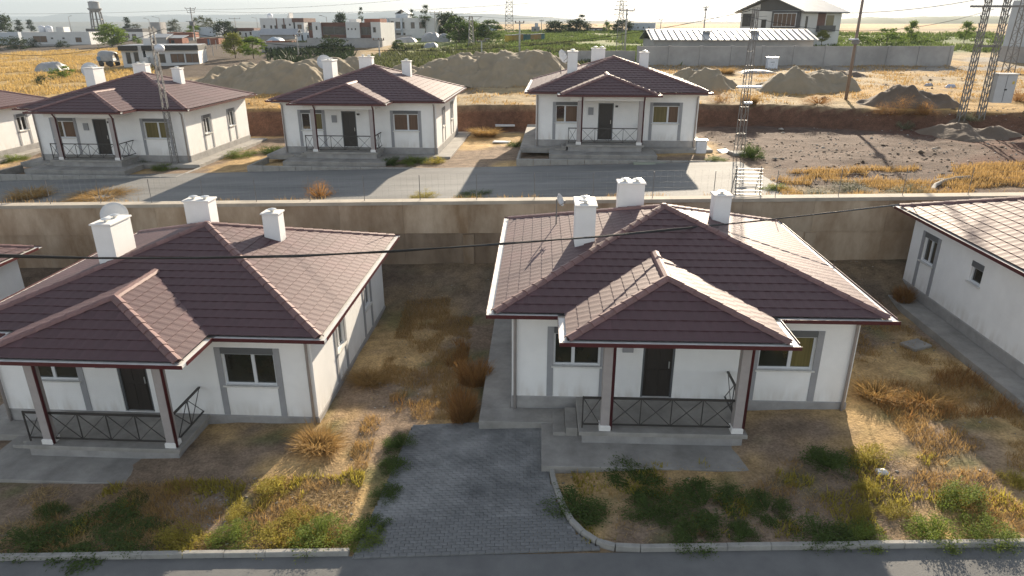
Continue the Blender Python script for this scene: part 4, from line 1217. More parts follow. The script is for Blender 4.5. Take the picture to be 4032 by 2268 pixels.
o, W_, H_ = simple_house("brown and white two storey town house on a tall grey base", (-33.71, 147.41, 6.42), 0.08103184965682657, 186, 62, 10, -6, WALLW, [], parapet=.4)
k = W_ / 186
for x0, x1, wn in ((12, 34, [(.4, .6, .5, .75)]), (98, 133, [(.12, .22, .5, .62), (.38, .48, .5, .62), (.64, .74, .5, .62)]), (162, 186.5, [(.2, .5, .35, .68)])):
    block(o, "wall", -W_ / 2 + x0 * k, -W_ / 2 + x1 * k, -.7, -.01, 26 * k, 63 * k, WALLW, front=[(a0 * (x1 - x0) * k, a1 * (x1 - x0) * k, c0 * 37 * k, d0 * 37 * k) for a0, a1, c0, d0 in wn], parapet=0)
for x0, x1, wn in ((0, 11.9, [(.2, .8, .5, .8)]), (34.1, 97.9, [(.04, .96, .22, .74)]), (133.1, 161.9, [(.06, .94, .2, .72)])):
    block(o, "recess", -W_ / 2 + x0 * k, -W_ / 2 + x1 * k, -.3, -.01, 26 * k, 62 * k, BROWN, front=[(a0 * (x1 - x0) * k, a1 * (x1 - x0) * k, c0 * 36 * k, d0 * 36 * k) for a0, a1, c0, d0 in wn], parapet=0)
MB().box(-W_ / 2 - .2, W_ / 2 + .3, -1.2, -.71, -.6, 25.5 * k).obj("base", WALLG, o)
MB().box(-W_ / 2 + 132 * k, -W_ / 2 + 173 * k, 3, 8, H_ - .4, H_ + 9 * k).obj("roof_room", WALLR, o)
MB().box(-W_ / 2 + 96 * k, -W_ / 2 + 116 * k, 2, 5, H_ - .4, H_ + 8 * k).obj("roof_room", WALLW, o)
o, W_, H_ = simple_house("white modern town house with columns and roof terrace beside the big trees", (-25.65, 180.31, 7.51), 0.09866107255104493, 142, 50, 12, -4, WALLW,
    [(.03, .13, .52, .76, BROWN), (.2, .25, .45, .85), (.28, .38, .45, .82), (.28, .38, .06, .3), (.19, .25, .06, .3), (.40, .44, .5, .8), (.41, .45, .06, .3), (.55, .62, .5, .8), (.7, .8, .5, .8)], parapet=.4)
for x in (.145, .39): MB().box(-W_ / 2 + x * W_ - .2, -W_ / 2 + x * W_ + .2, -.6, -.004, 0, H_ + .05).obj("column", WALLB, o)
MB().box(-W_ / 2 + .15 * W_, -W_ / 2 + .4 * W_, -1.2, -.61, H_ * .42, H_ * .5).obj("balcony", WALLB, o)
MB().box(-W_ / 2 + .16 * W_, -W_ / 2 + .185 * W_ + .8, -.9, -.62, 0, H_ * .45).obj("brick_pier", WALLR, o)
MB().box(-W_ / 2 + .24 * W_, -W_ / 2 + .46 * W_, 3, 9, H_ - .4, H_ + 1.0).obj("roof_room", WALLB, o)
gable_roof(o, -W_ / 2 + .24 * W_, -W_ / 2 + .46 * W_, 3, 9, H_ + 1.0, .9, TIN, 'y', .2)
simple_house("low brown garden wall building before the white modern town house", (-28.12, 172.26, 7.23), 0.09435080329404222, 80, 14, 3, -4, WALLG, name="outbuilding", cat="outbuilding", parapet=.15)
simple_house("dark brown unfinished block right of the white modern town house", (-19.02, 195.67, 8.11), 0.10687620741058113, 44, 30, 8, -4, DKGREY, [(.2, .4, .5, .8), (.6, .8, .5, .8)], name="building", cat="building")
simple_house("grey building with a raised corner behind the right-hand trees", (-6.88, 210.29, 8.86), 0.11465980241915494, 44, 18, 7, 0, WALLB, name="building", cat="building", parapet=0)
o, W_, H_ = simple_house("small farmhouse with narrow tower among the far walls, centre", (6.60, 201.85, 8.84), 0.11007984637867152, 20, 16, 5, 0, WALLG, [(.3, .5, .4, .7)])
MB().box(-W_ * .1, W_ * .3, 1, 3, H_ - .3, H_ + .9).obj("tower", WALLB, o)
simple_house("dark grey far yard wall left of the far tree clump", (6.32, 196.45, 8.70), 0.10717773320089205, 74, 6, .5, 0, DKGREY, name="yard_wall", cat="wall", parapet=0)
simple_house("small pale far house right of the tall dark tree", (23.82, 206.10, 8.95), 0.11236170837193091, 40, 11, 7, 0, WALLW, [(.4, .55, .3, .7)], parapet=.1, band=(.25, BROWN))
simple_house("long pale blue far house between far trees and the block wall", (36.77, 207.55, 8.99), 0.11314349800417822, 68, 22, 8, -12, WALLB, [(.35, .4, .4, .6), (.55, .6, .4, .6), (.75, .8, .4, .6)])
simple_house("low brown far outbuilding with rubble right of the pale blue far house", (42.07, 204.66, 8.92), 0.11159064849142912, 44, 9, 6, 0, WALLR, name="outbuilding", cat="outbuilding", parapet=0)
simple_house("grey village shed with flat roof behind the lamp post poles", (-135.85, 278.29, 6.28), 0.15212407960935329, 24, 34, 5, 0, WALLG, name="silo_tower", cat="tower", parapet=0)

# water tower
wt = thing("water_tower", "grey water tower on splayed legs over the village at left", "water tower", (-161.30, 285.00, 7.33), .3)
k = 285 * 1.01 / 1717
for s1 in (-1, 1):
    for s2 in (-1, 1):
        MB().tube([(s1 * 2.2, s2 * 2.2, -3), (s1 * 1.45, s2 * 1.45, 8.0)], .28, 6).obj("leg", GALV, wt)
m = MB()
for z, r in ((1.2, 1.95), (2.6, 1.83), (5.2, 1.63)):
    for a0, b0 in (((-r, -r), (r, -r)), ((r, -r), (r, r)), ((r, r), (-r, r)), ((-r, r), (-r, -r))):
        m.bar((a0[0], a0[1], z), (b0[0], b0[1], z), .25)
m.tube([(0, 0, -2), (0, 0, 8)], .3, 8)
m.obj("bracing", GALV, wt)
MB().lathe([(0, 7.7), (1.5, 7.7), (2.55, 9.0), (2.55, 9.15), (1.95, 9.2), (1.95, 11.2), (2.05, 11.25), (2.05, 11.4), (1.2, 11.7), (0, 11.75)], 20).obj("tank", mat("tower_tank", (0.33, 0.33, 0.33), 0.8, var=.12, scale=.5), wt)
# ------------------------------------------------------------------ foliage
def leaf_quads(pos, size, rs, up=0.3, aspect=0.55):
    """small leaf faces at the given points with random turn"""
    n = len(pos)
    d = rs.normal(size=(n, 3)); d[:, 2] = np.abs(d[:, 2]) * 0.7 + up * .3; d /= np.linalg.norm(d, axis=1)[:, None]
    r = rs.normal(size=(n, 3)); e = np.cross(d, r); e /= np.linalg.norm(e, axis=1)[:, None]
    s = size * rs.uniform(.6, 1.35, (n, 1))
    a, b_ = d * s * .5, e * s * aspect * .5
    V = np.stack([pos - a, pos + b_ - a * .1, pos + a, pos - b_ - a * .1], 1).reshape(-1, 3)
    F = np.arange(4 * n).reshape(n, 4)
    return V, F
def crown_points(n, clumps, rs, shape, spread):
    """leaf points gathered in clumps that fill a crown of the given shape; shape(h) = radius at height 0..1"""
    P = []
    cc = []
    for k in range(clumps):
        h = rs.uniform(0.02, .98); R = shape(h)
        t_ = rs.uniform(0, 2 * math.pi); q = R * math.sqrt(rs.uniform(.12, 1.0)) * .92
        cc.append((q * math.cos(t_), q * math.sin(t_), h))
    per = n // clumps
    for c in cc:
        w_ = spread * rs.uniform(.6, 1.3)
        g = rs.normal(size=(per, 3)) * np.array([w_, w_, w_ * .75])
        P.append(np.array(c) + g)
    return np.concatenate(P), cc
def crown_mesh(name, m, seed, n, clumps, shape, spread, leaf):
    rs = np.random.RandomState(seed)
    P, cc = crown_points(n, clumps, rs, shape, spread)
    V, F = leaf_quads(P, leaf, rs)
    return npmesh(name, V, F, m), cc
def trunk_mesh(name, seed, cc, r=.05, z0=-.55, limbs=7):
    rs = np.random.RandomState(seed)
    m = MB()
    m.tube([(0, 0, z0), (.02, .01, z0 * .4), (-.01, .02, .12), (.02, 0, .55)], r, 7, r * .4)
    for c in [cc[i] for i in rs.choice(len(cc), min(limbs, len(cc)), False)]:
        h = max(-.05, c[2] - .3)
        m.tube([(0, 0, h * .7), (c[0] * .5, c[1] * .5, (h + c[2]) / 2), (c[0] * .95, c[1] * .95, c[2])], r * .38, 5, r * .1)
    return m.mesh(name, BARK)
round_ = lambda h: .5 * math.sin(math.pi * min(1, max(0, .12 + h * .85))) ** .7
tall_ = lambda h: .26 * math.sin(math.pi * min(1, max(0, .1 + h * .86))) ** .8
cone_ = lambda h: .34 * (1 - h) ** .85 + .02
KINDS = {}
def tree_kind(key, m, seed, n, cl, shape, spread, leaf, z0, r):
    me, cc = crown_mesh("crown", m, seed, n, cl, shape, spread, leaf)
    KINDS[key] = (me, trunk_mesh("trunk", seed, cc, r, z0))
tree_kind("round", LEAF_M, 1, 3200, 46, round_, .085, .07, -.35, .035)
tree_kind("round2", LEAF_D, 2, 3200, 40, round_, .09, .075, -.3, .035)
tree_kind("bright", LEAF_B, 3, 5200, 46, round_, .085, .065, -.25, .035)
tree_kind("yellow", LEAF_Y, 4, 4600, 54, round_, .08, .065, -.42, .03)
tree_kind("loose", LEAF_B, 5, 3600, 44, round_, .075, .065, -.4, .025)
tree_kind("poplar", LEAF_O, 6, 1500, 34, tall_, .055, .05, -.12, .02)
tree_kind("poplar2", LEAF_D, 7, 1100, 24, tall_, .05, .05, -.2, .02)
tree_kind("conifer", LEAF_C, 8, 1800, 40, cone_, .05, .05, -.06, .025)
tree_kind("shrub", LEAF_B, 9, 1500, 28, lambda h: .62 * math.sqrt(max(0, 1 - h * h)), .10, .085, -.1, .03)
tree_kind("shrub_d", LEAF_D, 10, 1500, 26, lambda h: .62 * math.sqrt(max(0, 1 - h * h)), .10, .085, -.1, .03)
def tree(label, p, wd, ht, kind, name="tree", cat="tree", group=None, crown_from=None):
    """p ground point; wd, ht overall width and height in metres; crown_from: height where the crown starts"""
    z = float(surf(p[0], p[1]))
    c0 = ht * (.25 if crown_from is None else crown_from)
    o = thing(name, label, cat, (p[0], p[1], z), RS.uniform(0, 6.28), group)
    cr, tk = KINDS[kind]
    ch = ht - c0
    wk = {"poplar": .52, "poplar2": .52, "conifer": .68, "shrub": 1.24, "shrub_d": 1.24}.get(kind, 1.0)
    sc = (wd / wk, wd / wk, ch)
    put("crown", cr, o, loc=(0, 0, c0), scale=sc)
    t_ = put("trunk", tk, o, loc=(0, 0, c0), scale=(wd / wk, wd / wk, ch))
    return o
TREES = [
    ('bright green round tree above the golden field, in front of the village', (-103.18, 186.85, 5.36), 5.95, 4.99, 'bright', 0.12),
    ('dark broad tree at the far left edge behind the pale blue house', (-177.79, 253.09, 5.68), 8.31, 7.72, 'round2', 0.1),
    ('dark pointed conifer left of the long white house, taller one', (-187.54, 278.08, 5.86), 3.95, 5.81, 'conifer', 0.02),
    ("dark pointed conifer beside the long white house's roof end", (-199.46, 302.81, 5.86), 4.30, 5.71, 'conifer', 0.02),
    ('bare topped pale conifer pair behind the house right of the bright tree', (-168.19, 320.00, 5.86), 4.55, 7.03, 'conifer', 0.05),
    ('olive tree with thin crown right of the pale conifer pair', (-164.69, 320.00, 5.86), 4.55, 4.60, 'poplar', 0.1),
    ('tallest grey green poplar behind the transformer pole', (-124.55, 293.47, 6.62), 3.85, 7.00, 'poplar', 0.05),
    ('grey green poplar just left of the tallest poplar', (-139.41, 322.66, 6.17), 2.82, 6.72, 'poplar', 0.05),
    ('grey green poplar just right of the tallest poplar', (-110.55, 265.96, 7.04), 2.03, 5.54, 'poplar', 0.05),
    ('rightmost grey green poplar before the dark round tree', (-106.89, 259.55, 7.14), 1.98, 5.41, 'poplar', 0.05),
    ('grey green poplar left of the transformer pole, shorter', (-147.35, 320.00, 5.94), 3.85, 6.30, 'poplar', 0.05),
    ('low grey poplar far left of the transformer pole', (-149.62, 320.00, 5.87), 3.15, 5.72, 'poplar', 0.05),
    ('dark round tree standing among the village roofs', (-92.60, 234.58, 6.92), 5.90, 4.66, 'round2', 0.12),
    ('mottled tree behind the foot of the transformer pole', (-108.28, 248.22, 6.80), 4.61, 3.55, 'loose', 0.15),
    ('yellow green young tree left of a pair beside the sand heap', (-48.27, 125.51, 5.41), 3.05, 3.77, 'yellow', 0.2),
    ('yellow green young tree right of a pair beside the sand heap', (-43.62, 121.77, 5.45), 3.77, 3.16, 'loose', 0.22),
    ('small yellow green tree before the brown town house', (-63.14, 222.22, 7.48), 4.13, 4.07, 'yellow', 0.15),
    ('dark tree rising behind the brown town house', (-48.37, 206.73, 7.52), 3.16, 5.77, 'round2', 0.1),
    ('thin poplar over the brown town house roof', (-41.51, 201.98, 7.60), 1.32, 6.95, 'poplar2', 0.3),
    ('round green tree left of two before the white modern town house', (-25.59, 188.72, 7.73), 4.75, 4.51, 'round', 0.12),
    ('round green tree right of two before the white modern town house', (-21.55, 185.95, 7.78), 4.68, 4.44, 'round', 0.12),
    ('thin poplar left behind the white modern town house', (-24.65, 181.69, 7.58), 1.19, 6.26, 'poplar2', 0.3),
    ('tallest thin poplar behind the white modern town house', (-21.31, 179.48, 7.62), 2.16, 7.08, 'poplar2', 0.3),
    ('dark green tree behind the largest tree at centre', (-16.13, 184.40, 7.91), 6.25, 5.24, 'round2', 0.12),
    ('largest round green tree at centre beside the lattice mast', (-11.32, 155.25, 7.29), 5.45, 4.67, 'round', 0.1),
    ('bright green tree right of the largest tree, behind the lattice mast', (-8.70, 165.51, 7.64), 3.26, 3.71, 'bright', 0.15),
    ('mid green tree rightmost of the centre group', (-4.97, 156.27, 7.51), 5.14, 3.91, 'round', 0.15),
    ('dark green far tree left of the far clump', (11.58, 196.45, 8.70), 5.14, 2.99, 'round2', 0.08),
    ('tall dark far tree with narrow top in the far clump', (19.19, 204.66, 8.92), 2.90, 4.25, 'poplar2', 0.1),
    ('dark round far tree beneath the tall narrow one', (18.08, 204.66, 8.92), 6.70, 3.01, 'round2', 0.08),
    ('small loose far tree right of the pale far house', (26.56, 204.66, 8.92), 2.23, 2.39, 'loose', 0.1),
    ('dark far tree beside the pale blue far house', (30.91, 204.66, 8.92), 4.91, 3.12, 'round2', 0.08),
    ('slender sapling by the wall of the two storey house', (53.53, 125.40, 6.86), 1.79, 2.84, 'yellow', 0.45),
    ('spiky young tree standing above the hedge at right', (76.80, 139.95, 7.23), 2.30, 3.80, 'loose', 0.2),
    ('spiky young tree alone before the tan field near the right edge', (90.68, 145.56, 7.38), 2.71, 3.57, 'loose', 0.2),
    ('dark low tree beneath the grey yard walls right of the village', (-30.38, 123.43, 5.89), 5.45, 2.88, 'shrub_d', 0.05),
]
SHRUBS = [
    ('dark bush below the pale blue house at the left edge', (-132.89, 192.02, 4.60), 8.45, 3.17, 'shrub_d'),
    ("dark bush left of the long white house's wall", (-132.00, 198.46, 4.80), 4.80, 2.36, 'shrub_d'),
    ("dark bush under the long white house's middle", (-117.29, 189.12, 4.99), 3.54, 1.76, 'shrub_d'),
    ('pale bush right of the house with two square windows', (-104.73, 202.45, 5.72), 2.67, 1.88, 'shrub'),
    ('round green bush on the slope below the white tarps', (-21.11, 133.66, 6.44), 2.50, 1.73, 'round'),
    ('leafy hedge bush right of the two storey house', (65.73, 137.30, 7.17), 6.03, 2.26, 'shrub'),
    ('tall leafy hedge bush in the middle of the hedge at right', (71.01, 137.30, 7.17), 6.78, 2.96, 'shrub'),
    ('leafy hedge bush at the right end of the hedge', (79.26, 139.95, 7.23), 4.61, 1.44, 'shrub'),
    ('green weedy clump below the wrapped trailer at left', (-59.87, 95.09, 4.27), 3.50, 1.52, 'shrub'),
    ('small dark bush on the golden field', (-56.74, 85.24, 4.11), 0.86, 0.87, 'shrub_d'),
    ('dark green bush beside the weedy clump on the golden field', (-59.96, 90.65, 4.15), 1.32, 0.92, 'shrub_d'),
]
for lab, p, wd, ht, kind, cf in TREES:
    tree(lab, p, wd * 1.22, ht * 1.07, kind, group="trees of the village and fields", crown_from=cf)
for lab, p, wd, ht, kind in SHRUBS:
    tree(lab, p, wd, ht, kind, "bush", "bush", "bushes of the village and fields", 0.06)
GF, GU, GP = 'low weeds and bushes of the front gardens', 'bushes along the upper street', 'dry weeds on the straw field'
WEEDS = [
    ("dark green bush hugging the driveway curve at the nearest house's garden corner", (1.58, 13.81, -0.08), 1.38, 0.5, 'd', GF),
    ("dark green bush just below the nearest house's porch, left of the middle", (3.21, 14.65, -0.01), 1.44, 0.45, 'd', GF),
    ('dark bush in the shaded garden below the porch rail, second row', (3.34, 13.56, -0.00), 1.26, 0.4, 'd', GF),
    ('broad dark bush in the shade below the middle of the nearest porch', (4.76, 13.71, 0.06), 1.47, 0.45, 'd', GF),
    ('small dark bush in the shaded garden right of the broad one', (6.16, 13.41, 0.13), 1.06, 0.35, 'd', GF),
    ("dark green bush in shade at the nearest house's right front corner", (8.37, 15.01, 0.23), 1.25, 0.5, 'd', GF),
    ("yellow green bush in the sun by the nearest house's right corner", (9.48, 15.38, 0.28), 1.06, 0.45, 'y', GF),
    ("small sunlit bush on the shadow's edge below the corner bush", (8.82, 14.01, 0.25), 0.59, 0.35, 'y', GF),
    ("sunlit weed half way down the shadow's edge at right", (8.37, 13.22, 0.23), 0.57, 0.35, 'y', GF),
    ("bright green bush against the kerb on the shadow's edge", (8.00, 12.43, 0.21), 0.88, 0.45, 'g', GF),
    ('large dark bush against the kerb in shade, right garden', (7.05, 12.48, 0.17), 1.24, 0.5, 'd', GF),
    ('small dark bush against the kerb under the porch line', (5.29, 12.60, 0.09), 0.80, 0.4, 'd', GF),
    ('dark bush spilling over the kerb towards the road', (4.26, 12.58, 0.04), 1.16, 0.6, 'd', GF),
    ('small yellow weed clump in the sunny strip near the kerb', (9.17, 13.25, 0.26), 0.74, 0.35, 'y', GF),
    ('round yellow green bush high in the sunny right strip', (10.80, 13.37, 0.34), 1.21, 0.5, 'g', GF),
    ('bright green bush at the kerb in the sunny right strip', (9.53, 12.33, 0.28), 1.01, 0.5, 'g', GF),
    ('green bush at the kerb in the bottom right corner', (10.72, 12.33, 0.33), 1.09, 0.55, 'g', GF),
    ('small yellow green weed at the right edge above the kerb', (12.46, 14.10, 0.41), 0.59, 0.3, 'y', GF),
    ('bright yellow green bush at the kerb, left garden', (-7.88, 13.13, -0.51), 1.17, 0.4, 'y', GF),
    ('second bright bush at the kerb, left garden', (-6.70, 13.14, -0.45), 0.89, 0.35, 'g', GF),
    ('yellow bush in the middle of the sunlit left garden', (-5.62, 13.13, -0.40), 1.05, 0.38, 'y', GF),
    ('bright green bush at the kerb nearest the driveway', (-4.52, 13.03, -0.35), 1.11, 0.42, 'g', GF),
    ('pale yellow weed above the kerb bush, left garden', (-5.24, 13.81, -0.39), 0.89, 0.3, 'y', GF),
    ('golden weed on the shadow edge of the left garden', (-6.29, 14.88, -0.43), 0.84, 0.35, 'y', GF),
    ('golden yellow weed above the kerb on the shadow edge, left', (-6.87, 13.90, -0.46), 0.80, 0.32, 'y', GF),
    ("dark hedge bush at the top of the driveway's left edge", (-3.20, 16.77, -0.29), 0.86, 0.5, 'd', GF),
    ("dark hedge bush along the driveway's left edge, second from the house", (-3.22, 15.64, -0.30), 0.87, 0.45, 'd', GF),
    ("dark hedge bush half way along the driveway's left edge", (-3.28, 14.47, -0.30), 0.87, 0.45, 'd', GF),
    ("dark hedge bush along the driveway's left edge, second from the road", (-3.39, 13.29, -0.30), 0.87, 0.45, 'd', GF),
    ('dark green hedge bush where the driveway meets the kerb', (-3.53, 12.98, -0.31), 0.88, 0.5, 'g', GF),
    ('dark bush at the kerb in the bottom left corner', (-11.60, 13.25, -0.67), 1.23, 0.4, 'd', GF),
    ('low dark bush in the shade of the left garden', (-10.23, 13.43, -0.61), 1.66, 0.35, 'd', GF),
    ('dark bush at the kerb in the shaded left garden', (-8.91, 13.21, -0.55), 1.13, 0.35, 'd', GF),
    ('small dark weed high in the shaded left garden', (-11.83, 14.25, -0.68), 0.92, 0.3, 'd', GF),
    ("dark weed by the left house's apron in shade", (-9.96, 14.61, -0.60), 0.83, 0.25, 'd', GF),
    ("big orange straw tuft at the front left house's corner", (-5.64, 16.84, -0.40), 1.73, 0.55, 't', GF),
    ('straw tuft beside the sunlit wall of the front left house', (-4.88, 20.67, -0.37), 1.50, 0.5, 't', GF),
    ("tall rusty weed clump left of the nearest house's side walk", (-1.51, 18.26, -0.22), 1.48, 1.1, 'k', GF),
    ('rusty weed clump farther back beside the nearest house', (-1.25, 20.38, -0.21), 1.21, 0.9, 'k', GF),
    ('rusty weed drift at the right of the nearest house', (15.65, 25.30, 0.67), 1.27, 0.7, 'k', GF),
    ("straw tuft by the cut-off right house's walk", (12.55, 18.03, 0.41), 1.32, 0.5, 't', GF),
    ('straw tuft in the sunny strip right of the nearest house', (11.16, 18.37, 0.35), 1.10, 0.5, 't', GF),
    ('round dark bush before the porch end of the left upper house', (-24.12, 43.98, 2.40), 1.49, 0.75, 'd', GU),
    ('sunlit green bush at the foot of the slim lamp post', (-22.01, 43.09, 2.47), 1.46, 0.5, 'g', GU),
    ("long low dark bush under the left upper house's porch", (-28.78, 43.13, 2.24), 2.78, 0.5, 'd', GU),
    ('bright green bush between the left and middle upper houses', (-18.52, 47.00, 2.59), 2.19, 0.6, 'g', GU),
    ("dark bush left of the middle upper house's corner", (-16.66, 47.87, 2.66), 1.44, 0.65, 'd', GU),
    ("dark bush before the middle upper house's right window", (-7.45, 42.15, 2.98), 1.48, 0.75, 'd', GU),
    ("sunlit bush at the middle upper house's right corner", (-5.96, 42.01, 3.03), 1.47, 0.7, 'g', GU),
    ("small yellow bush at the end of the middle house's bed", (-4.72, 41.91, 3.08), 1.12, 0.6, 'y', GU),
    ("dark bush left of the rightmost upper house's wall", (0.33, 46.95, 3.25), 1.25, 0.65, 'd', GU),
    ('small bush by the steps of the rightmost upper house', (3.08, 41.62, 3.35), 1.02, 0.4, 'd', GU),
    ("small green bush before the rightmost upper house's right window", (11.88, 39.85, 3.66), 1.07, 0.35, 'g', GU),
    ("low bush under the middle upper house's porch", (-11.10, 42.94, 2.85), 1.30, 0.35, 'd', GU),
    ('green bush beside the far left upper house', (-35.49, 48.42, 2.00), 1.97, 0.5, 'g', GU),
    ('golden bush on top of the retaining wall at far left', (-25.84, 35.94, 2.34), 1.97, 0.55, 't', GU),
    ('wide golden grass clump on the wall left of the first shadow', (-21.81, 35.53, 2.48), 3.17, 0.4, 't', GU),
    ('pinkish dry shrub standing on top of the retaining wall', (-9.65, 33.70, 2.91), 1.32, 0.85, 'r', GU),
    ('mixed weed clump on the wall above the gap between near houses', (-4.30, 32.93, 3.09), 1.37, 0.5, 'y', GU),
    ('dark weed clump on the wall left of the nearest chimney', (-1.81, 32.81, 3.18), 1.75, 0.4, 'd', GU),
    ("pale sage bush on the lot's front edge, left", (14.00, 30.99, 3.73), 1.47, 0.5, 's', GU),
    ("pale sage bush on the lot's front edge beside the kerb hose", (15.89, 31.51, 3.80), 1.68, 0.5, 's', GU),
    ("pale sage bush on the lot's front edge near the right bungalow", (17.98, 30.25, 3.87), 1.62, 0.5, 's', GU),
    ("small green weed on the dirt lot's front", (12.54, 32.01, 3.68), 1.14, 0.35, 'g', GU),
    ('dark round bush at the foot of the right lattice lamp post', (13.99, 39.95, 3.73), 1.44, 1.0, 'd', GU),
    ('pale sage bush at the foot of the transformer frame', (30.98, 47.18, 5.03), 1.61, 0.7, 's', GU),
    ("sage bush by white stones under the tall pole's bank", (27.24, 48.18, 4.31), 1.27, 0.7, 's', GU),
    ("rusty weed at the left of the dark soil heap's face", (26.24, 49.56, 5.19), 1.41, 1.1, 'r', GP),
    ("rusty weed in the middle of the dark soil heap's face", (27.46, 48.95, 5.21), 1.67, 1.3, 'r', GP),
    ("rusty weed at the right of the dark soil heap's face", (28.58, 48.51, 5.32), 1.38, 1.0, 'r', GP),
    ("orange weed right of the rightmost upper house's roof", (16.24, 55.06, 5.30), 1.87, 1.2, 'r', GP),
    ('orange weed beside the right lattice lamp post', (18.20, 53.91, 5.30), 1.83, 1.0, 't', GP),
    ('orange weed before the twin peaked sand heap', (23.17, 53.06, 5.39), 2.40, 0.9, 'r', GP),
    ('straw clump on the grey lane before the block wall, left', (24.32, 82.11, 5.73), 3.20, 1.0, 't', GP),
    ('rusty weed by the right edge behind the cabinet', (37.73, 52.51, 5.65), 1.78, 1.0, 'r', GP),
    ('dry tuft in the gap between middle and right upper houses', (-2.01, 51.49, 3.17), 2.07, 0.7, 't', GP),
]
# ------------------------------------------------------------------ low weeds and bushes close by
def weed_mesh(name, m, seed, n, cl, leaf, flat=.55, spread=.13, up=.3, aspect=.5):
    rs = np.random.RandomState(seed)
    cc = []
    for k in range(cl):
        t_ = rs.uniform(0, 6.28); q = math.sqrt(rs.uniform(0, 1)) * .56
        cc.append((q * math.cos(t_), q * math.sin(t_), rs.uniform(.08, 1.0) * max(.12, 1 - (q / .6) ** 2) ** .5 * rs.uniform(.5, 1.15)))
    per = n // cl
    P = np.concatenate([np.array(c) + rs.normal(size=(per, 3)) * np.array([spread * .8, spread * .8, spread * 1.2]) for c in cc])
    P[:, 2] = np.abs(P[:, 2])
    V, F = leaf_quads(P, leaf, rs, up, aspect)
    # stems
    S_ = []
    for c in cc:
        for k in range(3):
            b0 = np.array([c[0] * .2, c[1] * .2, 0]); t1 = np.array(c) + rs.normal(size=3) * .06
            d = .008
            S_.append([b0 + [d, 0, 0], b0 - [d, 0, 0], t1 - [d, 0, 0], t1 + [d, 0, 0]])
    SV = np.array(S_).reshape(-1, 3); SF = np.arange(len(SV)).reshape(-1, 4) + len(V)
    return npmesh(name, np.concatenate([V, SV]), np.concatenate([F, SF]), m)
def tuft_mesh(name, m, seed, n, lean=.5, wd=.03):
    """tuft of dry stalks, unit size"""
    rs = np.random.RandomState(seed)
    r = np.sqrt(rs.uniform(0, 1, n)) * .32; t_ = rs.uniform(0, 6.28, n)
    b0 = np.stack([r * np.cos(t_), r * np.sin(t_), np.zeros(n)], 1)
    h = rs.uniform(.25, 1.0, n) * (1 - .5 * r / .32 * rs.uniform(0, 1, n))
    ln = rs.uniform(.1, lean, n); t2 = t_ + rs.normal(size=n) * .7
    mid = b0 + np.stack([np.cos(t2) * ln * .35, np.sin(t2) * ln * .35, h * .6], 1)
    top = b0 + np.stack([np.cos(t2) * ln, np.sin(t2) * ln, h], 1)
    a_ = rs.uniform(0, 6.28, n); w_ = np.stack([np.cos(a_), np.sin(a_), 0 * a_], 1) * wd * .5
    V = np.stack([b0 - w_, b0 + w_, mid + w_ * .9, mid - w_ * .9, top + w_ * .35, top - w_ * .35], 1).reshape(-1, 3)
    i = np.arange(n)[:, None] * 6
    F = np.concatenate([i + [[0, 1, 2, 3]], i + [[3, 2, 4, 5]]])
    return npmesh(name, V, F, m)
WEED_D = leafmat("weed_deep_green", (0.085, 0.125, 0.03), 0.4)
WK = {
 "g": [weed_mesh("foliage", WEED_G, 20 + i, 3600, 46, .05, spread=.10) for i in range(3)],
 "d": [weed_mesh("foliage", WEED_D, 30 + i, 3600, 46, .05, spread=.10) for i in range(2)],
 "y": [weed_mesh("foliage", WEED_Y, 40 + i, 3000, 40, .05, spread=.10) for i in range(3)],
 "s": [weed_mesh("foliage", WEED_S, 50 + i, 2400, 34, .04, spread=.1) for i in range(2)],
 "r": [weed_mesh("foliage", RUSTW, 60 + i, 2600, 36, .05, spread=.12, aspect=.2) for i in range(2)],
 "t": [tuft_mesh("stalks", STRAW, 70 + i, 1100, .55, .012) for i in range(3)],
 "k": [tuft_mesh("stalks", RUSTW, 80 + i, 1100, .3, .010) for i in range(2)],
}
WN = {"g": ("weed_bush", "bush"), "d": ("weed_bush", "bush"), "y": ("weed_bush", "bush"), "s": ("sage_bush", "bush"), "r": ("dry_bush", "bush"), "t": ("straw_tuft", "dry grass"), "k": ("dry_weed_tuft", "dry grass")}
def weed(label, p, wd, ht, kind, group):
    z = float(surf(p[0], p[1]))
    lst = WK[kind]
    n, cat = WN[kind]
    o = put(n, lst[RS.randint(len(lst))], loc=(p[0], p[1], z - .02), rot=(0, 0, RS.uniform(0, 6.28)), scale=(wd * RS.uniform(.9, 1.25), wd * RS.uniform(.7, 1.1), ht * RS.uniform(.7, 1.1)))
    return tag(o, label, cat, group)
for lab, p, wd, ht, kind, grp in WEEDS:
    weed(lab, p, wd, ht, kind, grp)

# ------------------------------------------------------------------ ground cover nobody could count
def blades(name, label, pts, h, wd, m, seed, lean=.5):
    rs = np.random.RandomState(seed)
    n = len(pts)
    z = surf(pts[:, 0], pts[:, 1])
    b0 = np.stack([pts[:, 0], pts[:, 1], z - .02], 1)
    hh = h * rs.uniform(.4, 1.25, n); t_ = rs.uniform(0, 6.28, n); ln = hh * rs.uniform(.1, lean, n)
    top = b0 + np.stack([np.cos(t_) * ln, np.sin(t_) * ln, hh], 1)
    a_ = rs.uniform(0, 6.28, n); w_ = np.stack([np.cos(a_), np.sin(a_), 0 * a_], 1) * (wd * rs.uniform(.6, 1.4, n))[:, None] * .5
    V = np.stack([b0 - w_, b0 + w_, top + w_ * .3, top - w_ * .3], 1).reshape(-1, 3)
    F = np.arange(4 * n).reshape(n, 4)
    o = put(name, npmesh(name, V, F, m))
    return tag(o, label, name.replace("_", " "), None, "stuff")
